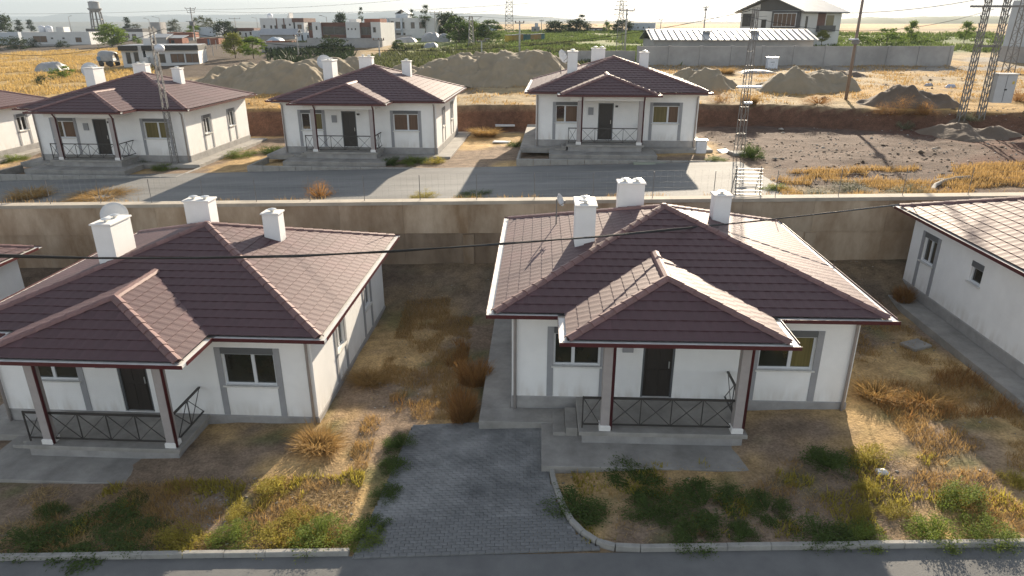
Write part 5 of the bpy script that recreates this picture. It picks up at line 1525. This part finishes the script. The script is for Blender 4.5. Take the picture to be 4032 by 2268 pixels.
def scatter(n, x0, x1, y0, y1, seed, thr=.5, sc=.8, soft=.08, avoid=()):
    rs = np.random.RandomState(seed)
    x = rs.uniform(x0, x1, n); y = rs.uniform(y0, y1, n)
    d = fbm(x * sc + seed, y * sc, 4)
    k = rs.uniform(0, 1, n) < ss((d - thr) / soft)
    for a0, a1, c0, c1 in avoid:
        k &= ~((x > a0) & (x < a1) & (y > c0) & (y < c1))
    return np.stack([x, y], 1)[k]
HB = [(-17.2, -4.6, 15.4, 28.6), (-1.6, 11.0, 15.4, 28.3), (-4.0, 1.3, 10, 18.1), (14.8, 27, 15.4, 27.5), (-33, -20.4, 16, 29)]
cat_ = np.concatenate
P1 = cat_([scatter(36000, -5.2, -.9, 16.2, 27.5, 1, .50, .9, avoid=HB), scatter(42000, 10.4, 15.2, 12.4, 27.0, 2, .47, .8, avoid=HB), scatter(14000, -9.5, -3.9, 12.75, 17.0, 3, .46, 1.0, avoid=HB), scatter(9000, -13.5, -8.5, 12.8, 15.4, 13, .56, 1.0, avoid=HB), scatter(9000, 1.6, 10.5, 12.6, 15.4, 14, .58, 1.2, avoid=HB)])
blades("dry_grass", "dry straw coloured grass between the near bungalows", P1, .17, .014, STRAW, 5, 1.0)
P2 = cat_([scatter(13000, -4.9, -1.2, 17.5, 24, 21, .58, .6, avoid=HB), scatter(14000, 10.8, 15, 17, 26, 22, .60, .5, avoid=HB)])
blades("dry_grass", "taller rusty dry grass in drifts between the near bungalows", P2, .30, .016, RUSTW, 6, .9)
PL = cat_([scatter(30000, -13, -3.9, 12.75, 15.5, 201, .36, .7, avoid=HB), scatter(60000, -5.2, 15.6, 12.6, 28, 202, .38, .5, .2, avoid=HB)])
blades("straw_litter", "flattened straw and dead stalks lying on the yards", PL, .07, .02, leafmat("straw_litter", (0.38, 0.27, 0.13), .2, .4), 18, 4.0)
P3 = cat_([scatter(16000, -11, -3.8, 12.75, 15.6, 31, .55, 1.1, avoid=HB), scatter(22000, 1.6, 15.5, 12.5, 16.5, 32, .55, 1.1, avoid=HB)])
blades("low_weeds", "low yellow green weeds in the front gardens", P3, .16, .03, WEED_Y, 7, .9)
xx = np.random.RandomState(8).uniform(-40, 34, 9000); d_ = fbm(xx * .5, xx * 0 + 3, 3)
xx = xx[d_ > .47]
P4 = np.stack([xx, 30.55 - .1 * xx + np.abs(np.random.RandomState(9).normal(size=len(xx))) * .35], 1)
blades("dry_grass", "dry grass growing along the top of the retaining wall", P4, .42, .03, STRAW, 10, .6)
P5 = scatter(60000, 12.5, 40, 28.8, 36, 41, .47, .5)
P5 = P5[(P5[:, 1] + .1 * P5[:, 0]) > 30.6]
blades("dry_grass", "dry grass at the front of the bare dirt lot", P5, .25, .03, STRAW, 11, .8)
P6 = cat_([scatter(60000, -32, 62, 53, 92, 51, .48, .35)])
P6 = P6[P6[:, 1] > np.interp(P6[:, 0], *BANK) + 1.5]
blades("dry_grass", "straw stubble on the field with the sand heaps", P6, .22, .06, STRAW, 12, .9)
GOLD = leafmat("golden_stubble", (0.50, 0.345, 0.125), .35, .25)
P7 = scatter(90000, -130, -38, 72, 172, 61, .42, .2)
P7 = P7[(P7[:, 0] / P7[:, 1] < -.50)]
blades("golden_grass", "golden dry grass on the slope at far left", P7, .38, .12, GOLD, 13, .9)
CROP = leafmat("crop_leaf", (0.125, 0.165, 0.045), .35, .35)
P8 = scatter(120000, -14, 62, 92, 212, 71, .36, .15, .2)
P8 = P8[(P8[:, 0] / P8[:, 1] > -.13) & (P8[:, 0] < 16 + (P8[:, 1] - 92) * .2 + 6)]
blades("crop", "low green crop plants in the field beyond the sand heaps", P8, .5, .28, CROP, 14, 1.1)
P9 = scatter(30000, 52, 125, 118, 190, 81, .4, .15, .2)
blades("crop", "green weeds before the tan field at right", P9, .7, .3, CROP, 15, 1.0)
P10 = scatter(30000, -22, 12, 86, 140, 91, .48, .2)
blades("scrub", "rank scrub between the sand heaps and the village", P10, .7, .25, leafmat("scrub_leaf", (0.10, 0.11, 0.045), .35, .4), 16, 1.0)

P11 = scatter(16000, -66, -24, 108, 168, 111, .40, .15)
P11 = P11[(P11[:, 0] / P11[:, 1] > -.34) & (P11[:, 0] / P11[:, 1] < -.22)]
blades("scrub", "dark garden growth below the grey yard walls of the village", P11, .9, .35, leafmat("shaded_scrub_leaf", (0.035, 0.05, 0.022), .25, .4), 17, 1.0)  # leaf colour darker than the other scrub, the garden's shade is painted in

def rubble(name, label, pts, size, m, seed):
    rs = np.random.RandomState(seed)
    base = np.array([(1, 0, 0), (0, 1, 0), (-1, 0, 0), (0, -1, 0), (0, 0, .6), (0, 0, -.6)])
    fc_ = np.array([(0, 1, 4), (1, 2, 4), (2, 3, 4), (3, 0, 4), (1, 0, 5), (2, 1, 5), (3, 2, 5), (0, 3, 5)])
    n = len(pts); z = surf(pts[:, 0], pts[:, 1])
    s = size * rs.lognormal(0, .5, n)
    t_ = rs.uniform(0, 6.28, n)
    jit = base[None] * (1 + .5 * rs.normal(size=(n, 6, 1)).clip(-1, 1)) * s[:, None, None] * np.array([1, .7, .55])
    c, q = np.cos(t_)[:, None], np.sin(t_)[:, None]
    V = np.stack([jit[..., 0] * c - jit[..., 1] * q + pts[:, 0:1], jit[..., 0] * q + jit[..., 1] * c + pts[:, 1:2], jit[..., 2] + z[:, None] + s[:, None] * .15], -1).reshape(-1, 3)
    F = (fc_[None] + (np.arange(n) * 6)[:, None, None]).reshape(-1, 3)
    return tag(put(name, npmesh(name, V, F, m)), label, "rubble", None, "stuff")
rubble("rubble", "small pale stones and litter scattered over the bare dirt lot", scatter(1300, 11.5, 42, 31, 50, 101, .40, .4), .055, STONE, 3)
rubble("rubble", "stones and rubble on the earth between the near bungalows", cat_([scatter(4200, -5.2, 15.5, 12.7, 29, 102, .38, .6, avoid=HB), scatter(1200, -13, -4, 12.8, 15.5, 103, .36, .6)]), .022, STONE, 4)
rubble("rubble", "dark clods of earth on the bare dirt lot", scatter(2200, 11.5, 42, 31, 50, 104, .40, .4), .06, SOILM, 5)
rubble("rubble", "clods and stones on the straw field", scatter(1500, -32, 60, 56, 90, 105, .45, .3), .10, SOILM, 6)

# ------------------------------------------------------------------ satellite dishes
def dish(label, key, x, y, z, r, rz, group="satellite dishes on the bungalow roofs"):
    h = HOUSES[key]
    a_ = h.rotation_euler.z
    wx = h.location.x + math.cos(a_) * x - math.sin(a_) * y; wyy = h.location.y + math.sin(a_) * x + math.cos(a_) * y
    zr = HE + SLF * (HW / 2 + x) * (HD / HW) if x < 0 else HE
    o = thing("satellite_dish", label, "satellite dish", (wx, wyy, h.location.z + z), rz, group)
    m = MB().lathe([(0, 0), (r * .35, .012), (r * .7, .05), (r, .11), (r * 1.01, .105), (r * .7, .04), (0, -.012)], 24)
    R = Matrix.Rotation(math.radians(68), 4, 'X')
    m.v = [tuple(R @ Vector(v)) for v in m.v]
    m.obj("reflector", DISHM, o, True)
    MB().tube([(0, .06, -1.5), (0, .06, .05)], .025, 6).obj("mast", GALV, o)
    m = MB(); m.bar((0, -.05, -r * .8), (0, -r * 1.05, -.05), .025); m.box(-.05, .05, -r * 1.12, -r * .98, -.08, .02); m.obj("feed_arm", GALV, o)
dish("grey dish behind the big chimney of the front left bungalow", "A", -3.35, 5.3, 5.0, .44, .5)
dish("dish beside the left chimney of the house with the lamp post", "B2", -3.5, 4.9, 4.9, .55, .5)
dish("dish beside the left chimney of the middle upper house", "B3", -3.45, 5.1, 4.95, .5, .4)
dish("dish beside the left chimney of the rightmost upper house", "B4", -3.45, 5.6, 4.75, .45, .9)
dish("small tilted dish left of the chimneys of the nearest bungalow", "D", -3.55, 6.9, 4.5, .24, 1.2)

# ------------------------------------------------------------------ lattice posts, poles, pylons
def lattice(root, h, w0, w1, leg=.06, br=.03, n=None, z0=-.3):
    n = n or int(h / .55)
    C4 = lambda t: [(s1 * (w0 + (w1 - w0) * t) / 2, s2 * (w0 + (w1 - w0) * t) / 2, z0 + (h - z0) * t) for s1, s2 in ((-1, -1), (1, -1), (1, 1), (-1, 1))]
    a_, b_ = C4(0), C4(1)
    for i in range(4):
        MB().bar(a_[i], b_[i], leg).obj("leg", GALV, root)
    m = MB()
    for k in range(n):
        p, q = C4(k / n), C4((k + 1) / n)
        for i in range(4):
            j = (i + 1) % 4
            if (k + i) % 2: m.bar(p[i], q[j], br)
            else: m.bar(p[j], q[i], br)
            m.bar(q[i], q[j], br)
    tag(m.obj("bracing", GALV, root), kind="stuff")
def post_on(p, dz=0): return (p[0], p[1], float(surf(p[0], p[1])) + dz)
lp = thing("lattice_lamp_post", "slim lattice lamp post with white globe before the left upper house", "lamp post", post_on((-21.50, 43.51, 2.49)), .2)
lattice(lp, 8.4, .36, .2, .04, .018, 14)
MB().rbox(-.42, .42, -.42, .42, -.4, .22, .04).obj("footing", CONC, lp)
MB().lathe([(0, -.16), (.22, -.14), (.30, .02), (.27, .18), (.12, .28), (0, .3)], 14, (.28, -.05, 7.15)).obj("lamp", PLAST, lp, True)
lp2 = thing("lattice_lamp_post", "lattice lamp post with flat white light panels right of the rightmost upper house", "lamp post", post_on((13.67, 41.31, 3.72)), .1)
lattice(lp2, 8.2, .46, .24, .035, .016, 11)
MB().rbox(-.5, .5, -.5, .5, -.4, .15, .04).obj("footing", CONC, lp2)
m = MB().bar((-.75, -.3, 3.95), (.75, -.3, 3.95), .06); m.box(-.7, .7, -.55, -.31, 3.9, 4.02); m.obj("lamp", PLAST, lp2)
MB().box(-.2, .25, -.5, -.32, 3.0, 3.12).obj("lamp", PLAST, lp2)
tp = thing("utility_pole", "tall brown tubular pole on the straw field at right", "pole", post_on((26.15, 55.21, 5.46)))
MB().tube([(0, 0, -.4), (0, 0, 11.2)], .13, 10, .08).obj("shaft", RUST, tp, True)
MB().box(-.5, .12, -.16, .16, 4.4, 4.52).obj("bracket", PLAST, tp)
MB().lathe([(.28, 4.1), (.28, 4.4), (.1, 4.45)], 10).obj("cable_box", GALV, tp)
MB().bar((-.8, 0, 10.6), (.8, 0, 10.6), .1).obj("crossarm", GALV, tp)
hf = thing("transformer_frame", "twin lattice legged transformer frame carrying a grey cabinet at the right", "transformer frame", post_on((31.04, 47.26, 5.13)), -.1)
for sx in (-.62, .62):
    m = MB()
    for s1 in (-1, 1):
        for s2 in (-1, 1):
            m.bar((sx + s1 * .17, s2 * .17, -.4), (sx * .9 + s1 * .12, s2 * .12, 8.2), .055)
    for k in range(16):
        z = k * .5
        m.bar((sx - .17, -.17, z), (sx + .17, -.17, z + .5), .03); m.bar((sx + .17, .17, z), (sx - .17, .17, z + .5), .03)
        m.bar((sx - .17, .17, z + .5), (sx - .17, -.17, z), .03); m.bar((sx + .17, -.17, z + .5), (sx + .17, .17, z), .03)
    m.obj("leg", GALV, hf)
m = MB()
for z in (7.0, 7.55): m.bar((-1.6, 0, z), (1.6, 0, z), .1, .12)
m.obj("crossarm", GALV, hf)
MB().bar((-.6, 0, 4.6), (.6, 0, 4.6), .1, .14).obj("beam", GALV, hf)
cb = MB().rbox(.95, 2.15, -.35, .3, 1.05, 2.85, .02).obj("cabinet", mat("cabinet_grey", (0.46, 0.47, 0.47), .5, var=.05), hf)
MB().box(.90, 2.2, -.42, .36, 2.853, 2.92).obj("roof_plate", STEEL, cb)
MB().box(1.9, 2.04, -.365, -.352, 2.25, 2.43).obj("warning_plate", mat("warning_yellow", (.55, .42, .08), .5), cb)
MB().box(1.5, 1.66, -.37, -.352, 1.85, 1.95).obj("latch", BLACKF, cb)
MB().box(1.52, 1.55, -.358, -.352, 1.1, 2.8).obj("door_seam", SHUT, cb)
for x in (-1.2, 0, 1.2): MB().lathe([(.05, 7.6), (.09, 7.7), (.05, 7.8), (.09, 7.9), (.03, 8.0)], 8, (x, 0, 0)).obj("insulator", BROWN, hf)
hf2 = thing("lattice_mast", "second lattice frame behind the transformer frame at the right edge", "lattice mast", post_on((57.65, 83.07, 5.76)), .2)
lattice(hf2, 9.5, .9, .5, .08, .04, 14)
MB().bar((-1.4, 0, 9.2), (1.4, 0, 9.2), .12).obj("crossarm", GALV, hf2)

def cpole(label, p, h, arms=((.97, 1.6),), lamp=0, r=.14, xf=False, group="concrete and steel poles of the village"):
    o = thing("utility_pole", label, "pole", post_on(p), RS.uniform(-.3, .3), group)
    MB().tube([(0, 0, -.4), (0, 0, h)], r, 8, r * .65).obj("shaft", POLEC, o, True)
    for f_, w_ in arms:
        a_ = MB().bar((-w_ / 2, 0, h * f_), (w_ / 2, 0, h * f_), .12).obj("crossarm", GALV, o)
        m = MB()
        for x in (-w_ / 2 + .06, 0, w_ / 2 - .06): m.lathe([(.07, .06), (.1, .15), (.05, .32), (0, .34)], 6, (x, 0, h * f_))
        m.obj("insulators", BROWN, a_)
    if lamp:
        m = MB().bar((0, 0, h - .2), (lamp, 0, h + .25), .08); m.box(lamp - .1 if lamp > 0 else lamp - .7, lamp + .7 if lamp > 0 else lamp + .1, -.12, .12, h + .2, h + .34)
        m.obj("lamp", GALV, o)
    if xf:
        MB().bar((-1.9, 0, h * .60), (1.9, 0, h * .60), .14).obj("platform", GALV, o)
        MB().box(-.7, .5, -.5, .5, h * .47, h * .59).obj("transformer", SHUT, o)
    return o
cpole("transformer pole with many crossarms standing in the village", (-89.91, 206.13, 6.26), 8.78, ((.985, 3.2), (.93, 2.4), (.86, 2.2)), 0, .24, True)
cpole("street lamp pole left of two behind the lamp post, village", (-121.74, 245.88, 6.34), 6.13, (), -1.4, .13)
cpole("street lamp pole right of two behind the lamp post, village", (-118.54, 246.56, 6.45), 6.52, (), -1.6, .13)
cpole("pole with one long crossarm beside the dark round tree", (-91.68, 242.47, 7.15), 5.54, ((.99, 3.4),), 0, .17)
cpole("street lamp pole left of the two storey white town house", (-111.34, 320.00, 7.02), 6.35, (), -1.5, .14)
cpole("grey concrete pole before the brown town house, light box on top", (-36.80, 124.34, 5.73), 3.35, ((.97, 1.3),), .5, .14)
cpole("pale concrete pole on the slope below the white modern house", (-19.84, 107.99, 5.81), 2.98, ((.985, 1.6),), 0, .14)
cpole("short concrete pole behind the large sand heaps", (-4.74, 113.01, 6.39), 2.17, ((.97, 1.4),), .6, .15)
cpole("concrete pole behind the back row of sand heaps", (1.18, 112.65, 6.52), 4.69, ((.985, 1.4),), 0, .17)
cpole("thin far pole left of the far tree clump", (7.93, 196.45, 8.70), 3.29, ((.97, 1.0),), 0, .13)
cpole("thin far pole before the tall narrow far tree", (18.30, 204.66, 8.92), 3.32, ((.97, 1.0),), 0, .13)
cpole("thin far pole left of the pale blue far house", (26.34, 204.66, 8.92), 3.12, ((.97, 1.0),), 0, .12)
cpole("thin far pole right of the pale blue far house", (41.62, 204.66, 8.92), 3.22, ((.97, 1.0),), 0, .12)
cpole("pole rising behind the tin shed's left half", (36.79, 139.95, 7.23), 6.82, ((.97, .9), (.90, .5)), 0, .16)
cpole("leaning pole beyond the long white house at far left", (-182.91, 302.81, 5.86), 7.69, (), .8, .16)
cpole("lamp pole over the brown town house's roof", (-50.19, 198.57, 7.25), 5.35, (), -1.2, .14)
cpole("dark pole with three insulators beside the lattice mast at centre right", (17.58, 112.65, 6.52), 6.45, ((.985, 2.3),), 0, .17)
cpole("double crossarm pole behind the right-hand town trees", (-18.67, 177.73, 7.66), 5.86, ((.985, 2.4), (.9, 2.0)), 0, .18)
GL = "lattice masts and pylons beyond the village"
def mast(label, p, h, w0, w1, arms, br=.07):
    o = thing("lattice_mast", label, "pylon", post_on(p), RS.uniform(-.2, .2), GL)
    lattice(o, h, w0, w1, br * 1.5, br, max(8, int(h / 1.1)))
    for f_, a_ in arms:
        m = MB(); m.bar((-a_ / 2, 0, h * f_), (a_ / 2, 0, h * f_), br * 1.6)
        m.bar((-a_ / 2, 0, h * f_), (0, 0, h * f_ - a_ * .28), br); m.bar((a_ / 2, 0, h * f_), (0, 0, h * f_ - a_ * .28), br)
        m.obj("crossarm", GALV, o)
    return o
mast("tall pylon rising out of the picture top left of centre", (-0.77, 202.48, 8.84), 16.0, 2.4, .9, ((.93, 5.0),), .09)
mast("slender lattice mast with many short arms at centre right", (16.34, 110.06, 6.46), 7.73, 1.1, .45, ((.99, 1.6), (.92, 1.8), (.84, 2.0), (.76, 2.2)), .05)
mast("short T shaped lattice mast before the centre trees", (-7.57, 135.05, 6.88), 5.38, 1.0, .5, ((.99, 4.3),), .06)

# overhead wires
WG = "thin overhead wires"
def wire(label, p, q, sag, r=.012, cat="wire"):
    m = MB().tube(sagline(p, q, sag, 20), r, 4)
    return tag(m.obj("overhead_wire", CABLE, None), label, cat, WG)
wire("wire rising from the transformer pole to the right picture top", (-97.92, 225.00, 15.06), (-14.04, 190.00, 17.93), 1.0, .03)
wire("second wire from the transformer pole, running lower to the right", (-97.63, 225.00, 14.61), (3.84, 170.00, 15.36), 1.2, .03)
wire("wire from the left edge to the transformer pole", (-172.25, 240.00, 14.00), (-98.08, 225.00, 14.84), .4, .03)
wire("wire crossing above the brown town house to the tall pylon", (-45.51, 190.00, 12.06), (-1.41, 238.00, 15.65), 1.0, .03)
wire("wire from the T shaped mast to the slender lattice mast", (-6.74, 150.00, 12.39), (16.00, 112.00, 13.13), .8, .02)
wire("wire from the dark three insulator pole towards the two storey house", (17.47, 112.00, 12.85), (36.82, 106.00, 12.06), .6, .02)
wire("high wire from the two storey house's roof towards the right frame", (12.66, 40.00, 11.82), (29.40, 46.00, 12.57), .5, .015)
wire("lower pale wire crossing the two storey house's front", (12.61, 39.50, 11.46), (30.06, 46.00, 11.93), 1.0, .012)
hi1 = (-19.84, 41.60, 10.80); hi2 = (12.51, 38.70, 11.72)
twisted("overhead_cable", "thick black cable sagging from the slim lamp post to the right lattice post", sagline(hi1, hi2, 1.55, 40), .011)
twisted("overhead_cable", "thick black cable running left from the slim lamp post over the golden field", sagline(hi1, (-37.09, 50.00, 9.36), .8, 20), .011)

# ------------------------------------------------------------------ crates, tarps, odd things
cols = [(.42, .30, .04), (.36, .24, .05), (.30, .22, .07), (.30, .19, .07), (.05, .12, .11), (.06, .13, .12), (.30, .20, .08), (.34, .20, .06), (.28, .19, .07), (.06, .14, .14)]
names = ["yellow", "ochre yellow", "tan", "light brown", "dark teal", "teal", "sandy", "orange brown", "brown", "blue green"]
ords = ["first", "second", "third", "fourth", "fifth", "sixth", "seventh", "eighth", "ninth", "last"]
c0 = Vector((-0.73, 147.46, 7.41)); c1 = Vector((6.13, 153.22, 7.58))
cl = (c1 - c0).length / 9; ca_ = math.atan2(c1.y - c0.y, c1.x - c0.x)
for i in range(10):
    p = c0.lerp(c1, i / 9)
    o = thing("crate", "%s painted crate, %s from the left in the row beyond the sand heaps" % (names[i], ords[i]), "crate", post_on(p, -.05), ca_, "painted crates in a row in the green field")
    mm = mat("crate_" + names[i].replace(" ", "_"), cols[i], .7, var=.15, scale=3)
    MB().box(-cl * .47, cl * .47, -.6, .6, .15, 1.45).obj("box", mm, o)
    m = MB()
    for k in range(3): m.box(-cl * .48, cl * .48, -.63, -.602, .25 + k * .4, .32 + k * .4)
    m.obj("batten", mm, o)
    MB().box(-cl * .49, cl * .49, -.68, .68, 1.453, 1.53).obj("lid", TARP, o)
def lump(name, label, p, wd, dp, ht, m, seed, cat, group=None):
    rs = np.random.RandomState(seed)
    n = 18
    u = np.linspace(-1, 1, n); X, Y = np.meshgrid(u, u)
    r = np.maximum(np.abs(X), np.abs(Y))
    Z = ht * np.clip((1 - r ** 4), 0, 1) * (.72 + .5 * (fbm(X * 1.7 + seed, Y * 1.7, 3) - .3))
    XX = X * wd / 2 * (1 + .1 * (fbm(X + 5, Y + seed, 2) - .5)) + p[0]; YY = Y * dp / 2 + p[1]
    V = np.stack([XX, YY, surf(XX, YY) - .05 + Z], -1).reshape(-1, 3)
    i = np.arange(n * n).reshape(n, n)
    F = np.stack([i[:-1, :-1], i[:-1, 1:], i[1:, 1:], i[1:, :-1]], -1).reshape(-1, 4)
    return tag(put(name, npmesh(name, V, F, m, True)), label, cat, group)
GT = "tarpaulin covered stacks near the village"
lump("tarp_stack", "long low white tarp covered stack left of the centre trees", (-24.10, 162.84, 7.11), 5.36, 4, 1.3, TARP, 1, "covered stack", GT)
lump("tarp_stack", "tall grey white tarp stack between the two round trees' feet", (-18.29, 164.42, 7.32), 4.50, 5, 2.1, TARP, 2, "covered stack", GT)
lump("tarp_stack", "white tarp stack beside the largest tree's trunk", (-14.97, 160.70, 7.33), 2.99, 4, 1.9, TARP, 3, "covered stack", GT)
lump("tarp_stack", "crumpled white tarp on the slope below the tarp stacks", (-15.61, 139.27, 6.75), 2.76, 3, 1.1, TARP, 4, "covered stack", GT)
lump("tarp_stack", "pale blue tarp dome over the red lean-to's roof line", (-58.04, 177.56, 6.47), 4.29, 4, 1.6, mat("tarp_blue", (.36, .42, .48), .6, var=.15, bump=.05, bscale=2), 5, "covered stack", GT)
lump("tarp_stack", "white plastic covered stack left of the wrapped trailer on the field", (-69.99, 108.88, 4.33), 4.00, 3, 1.5, TARP, 6, "covered stack", GT)
lump("plastic_sheet", "pale crumpled plastic sheet on straw before the white cabinet", (28.21, 82.11, 5.73), 4.11, 1.6, .42, TARP, 7, "plastic sheet")
lump("litter_bag", "blue white bag lying on the straw near the cabinet frame", (40.00, 64.75, 5.69), .9, .6, .42, mat("bag_blue_white", (.40, .45, .56), .6, var=.2, scale=5), 8, "bag")
lump("litter_bag", "grey bag lying left of the blue white bag", (39.05, 66.58, 5.68), .7, .5, .34, mat("bag_grey", (.33, .33, .35), .6, var=.2, scale=5), 9, "bag")
lump("litter_bag", "white bag among weeds at the nearest house's right shadow edge", (9.54, 14.72, 0.28), .36, .28, .16, PLAST, 10, "bag")
def slab(label, p, sx, sy, rz, m, th=.08, name="slab", cat="slab", tilt=0, group=None):
    o = MB().rbox(-sx / 2, sx / 2, -sy / 2, sy / 2, -.02, th, .015).obj(name, m)
    o.location = post_on(p, .01); o.rotation_euler = (tilt, 0, rz)
    return tag(o, label, cat, group)
slab("pale broken concrete slab in the dry grass right of the nearest house", (14.19, 21.64, 0.49), .85, .6, .4, CONC, .09)
slab("white foam board lying by the bank between upper houses", (-0.56, 54.74, 3.57), 1.5, .7, .1, PLAST, .1, "foam_board", "board")
slab("white board in the gap by the dark bush, upper street", (-0.74, 49.02, 3.22), 1.2, .6, -.2, PLAST, .06, "foam_board", "board")
slab("small pale board behind the middle upper house's corner", (-2.28, 54.53, 3.17), .8, .5, .3, PLAST, .06, "foam_board", "board")
slab("tilted white board near the foot of the right lattice post", (13.08, 42.24, 3.70), .8, .6, .5, PLAST, .06, "foam_board", "board", .3)
slab("greenish plate lying on the street before the rightmost upper house", (7.95, 39.35, 3.52), 1.9, .8, -.06, mat("plate_green", (.30, .32, .24), .8), .05, "plate", "plate")
# hose on the lot
hp = [(22.12, 32.67, 4.02), (21.46, 32.78, 3.99), (20.68, 32.37, 3.97), (19.93, 31.72, 3.94), (19.40, 30.98, 3.92), (19.23, 30.37, 3.92)]
tag(MB().tube([(p[0], p[1], float(surf(p[0], p[1])) + .1) for p in hp], .1, 8).obj("hose", CONC, None, True), "pale curved pipe lying in the dry grass at the lot's front", "pipe")
# slatted rack by the wall
rk = thing("slatted_rack", "white slatted metal rack standing on the wall right of the nearest chimneys", "rack", post_on((10.89, 30.97, 3.62)), -.08)
for k in range(8): MB().box(-.62, .62, -.05 + k * .04, .02 + k * .04, .10 + k * .16, .13 + k * .16).obj("slat", mat("rack_steel", (.22, .22, .215), .5, metal=.2), rk)
m = MB()
for x in (-.55, .55): m.bar((x, .0, 0), (x, .32, 1.35), .04); m.bar((x, .9, 0), (x, .3, 1.3), .03)
m.obj("frame", GALV, rk)
# cabinets
cb = thing("cabinet", "small white cabinet standing before the long grey block wall", "cabinet", post_on((31.96, 88.26, 5.89)), .05)
MB().box(-.62, .62, -.35, .35, 0, 1.25).obj("body", PLAST, cb)
MB().box(-.7, .7, -.42, .42, 1.253, 1.34).obj("lid", STEEL, cb)
MB().box(-.3, .2, -.362, -.352, .72, .78).obj("vent", SHUT, cb)
MB().box(-.05, .05, -.362, -.352, .4, .46).obj("latch", SHUT, cb)
cb = thing("cabinet", "small pale meter cabinet at the rightmost upper house's corner", "cabinet", post_on((11.62, 42.26, 3.65)), -.05)
MB().box(-.3, .3, -.2, .2, 0, .75).obj("body", PLAST, cb)
MB().box(-.36, .36, -.26, .26, .753, .81).obj("lid", STEEL, cb)
# wrapped trailer
tr = thing("trailer", "wrapped trailer with grey tarp and blue side on the earth at left", "trailer", post_on((-64.73, 115.40, 4.65)), -.1)
k = 0.06402186618421289
MB().box(-20 * k, 20 * k, -.9, .9, .65, .85).obj("chassis", SHUT, tr)
for x in (-12 * k, 13 * k):
    for y in (-.85, .85):
        w_ = MB().lathe([(.0, -.1), (.42, -.1), (.46, -.05), (.46, .05), (.42, .1), (0, .1)], 14)
        w_.v = [(v[0] + x, v[2] + y, v[1] + .42) for v in w_.v]
        w_.obj("wheel", BLACKF, tr)
tv = MB()
prof = [(-.95, .86), (-1.0, 1.4), (-.75, 2.1), (0, 2.35), (.75, 2.1), (1.0, 1.4), (.95, .86)]
for i, x in enumerate((-20 * k, -17 * k, -5 * k, 6 * k, 18 * k, 20 * k)):
    s_ = (.86, 1.0, 1.03, .98, .95, .8)[i]
    tv.v += [(x, y * s_, .86 + (z - .86) * s_) for y, z in prof]
for i in range(5):
    for j in range(6): tv.f.append((i * 7 + j, (i + 1) * 7 + j, (i + 1) * 7 + j + 1, i * 7 + j + 1))
tv.f.append(tuple(range(6, -1, -1))); tv.f.append(tuple(range(35, 42)))
tv.obj("tarp", TARP, tr, True)
MB().box(-19.6 * k, -10 * k, -1.06, -1.02, .9, 1.5).obj("side_panel", BLUEP, tr)

# dark patches of field fence posts beside the young trees
fp = [(-68.37, 145.73, 5.33), (-62.76, 137.67, 5.29), (-70.66, 169.65, 5.89), (-65.87, 161.22, 5.81), (-79.17, 184.24, 6.01), (-55.79, 134.61, 5.42)]
for i, (p, nm) in enumerate(zip(fp, ("lowest left", "second low", "upper middle", "upper right", "topmost", "lower right"))):
    o = thing("fence_post", "thin pale fence post on the bare slope behind the black and white house, %s" % nm, "post", post_on(p), 0, "fence posts on the bare slope")
    MB().tube([(0, 0, -.2), (.03, 0, 1.9)], .07, 6).obj("post", POLEC, o)

# ------------------------------------------------------------------ air
HZ = bpy.data.materials.new("haze_air"); HZ.use_nodes = True
t = HZ.node_tree
for n in list(t.nodes):
    if n.type != 'OUTPUT_MATERIAL': t.nodes.remove(n)
pv = t.nodes.new("ShaderNodeVolumePrincipled")
pv.inputs["Color"].default_value = (0.44, 0.52, 0.595, 1)
pv.inputs["Density"].default_value = 0.00024
pv.inputs["Anisotropy"].default_value = 0.0
t.links.new(pv.outputs[0], t.nodes["Material Output"].inputs["Volume"])
hz = MB().box(-8600, 8600, -400, 8900, -60, 230).obj("haze", HZ)
tag(hz, kind="stuff")
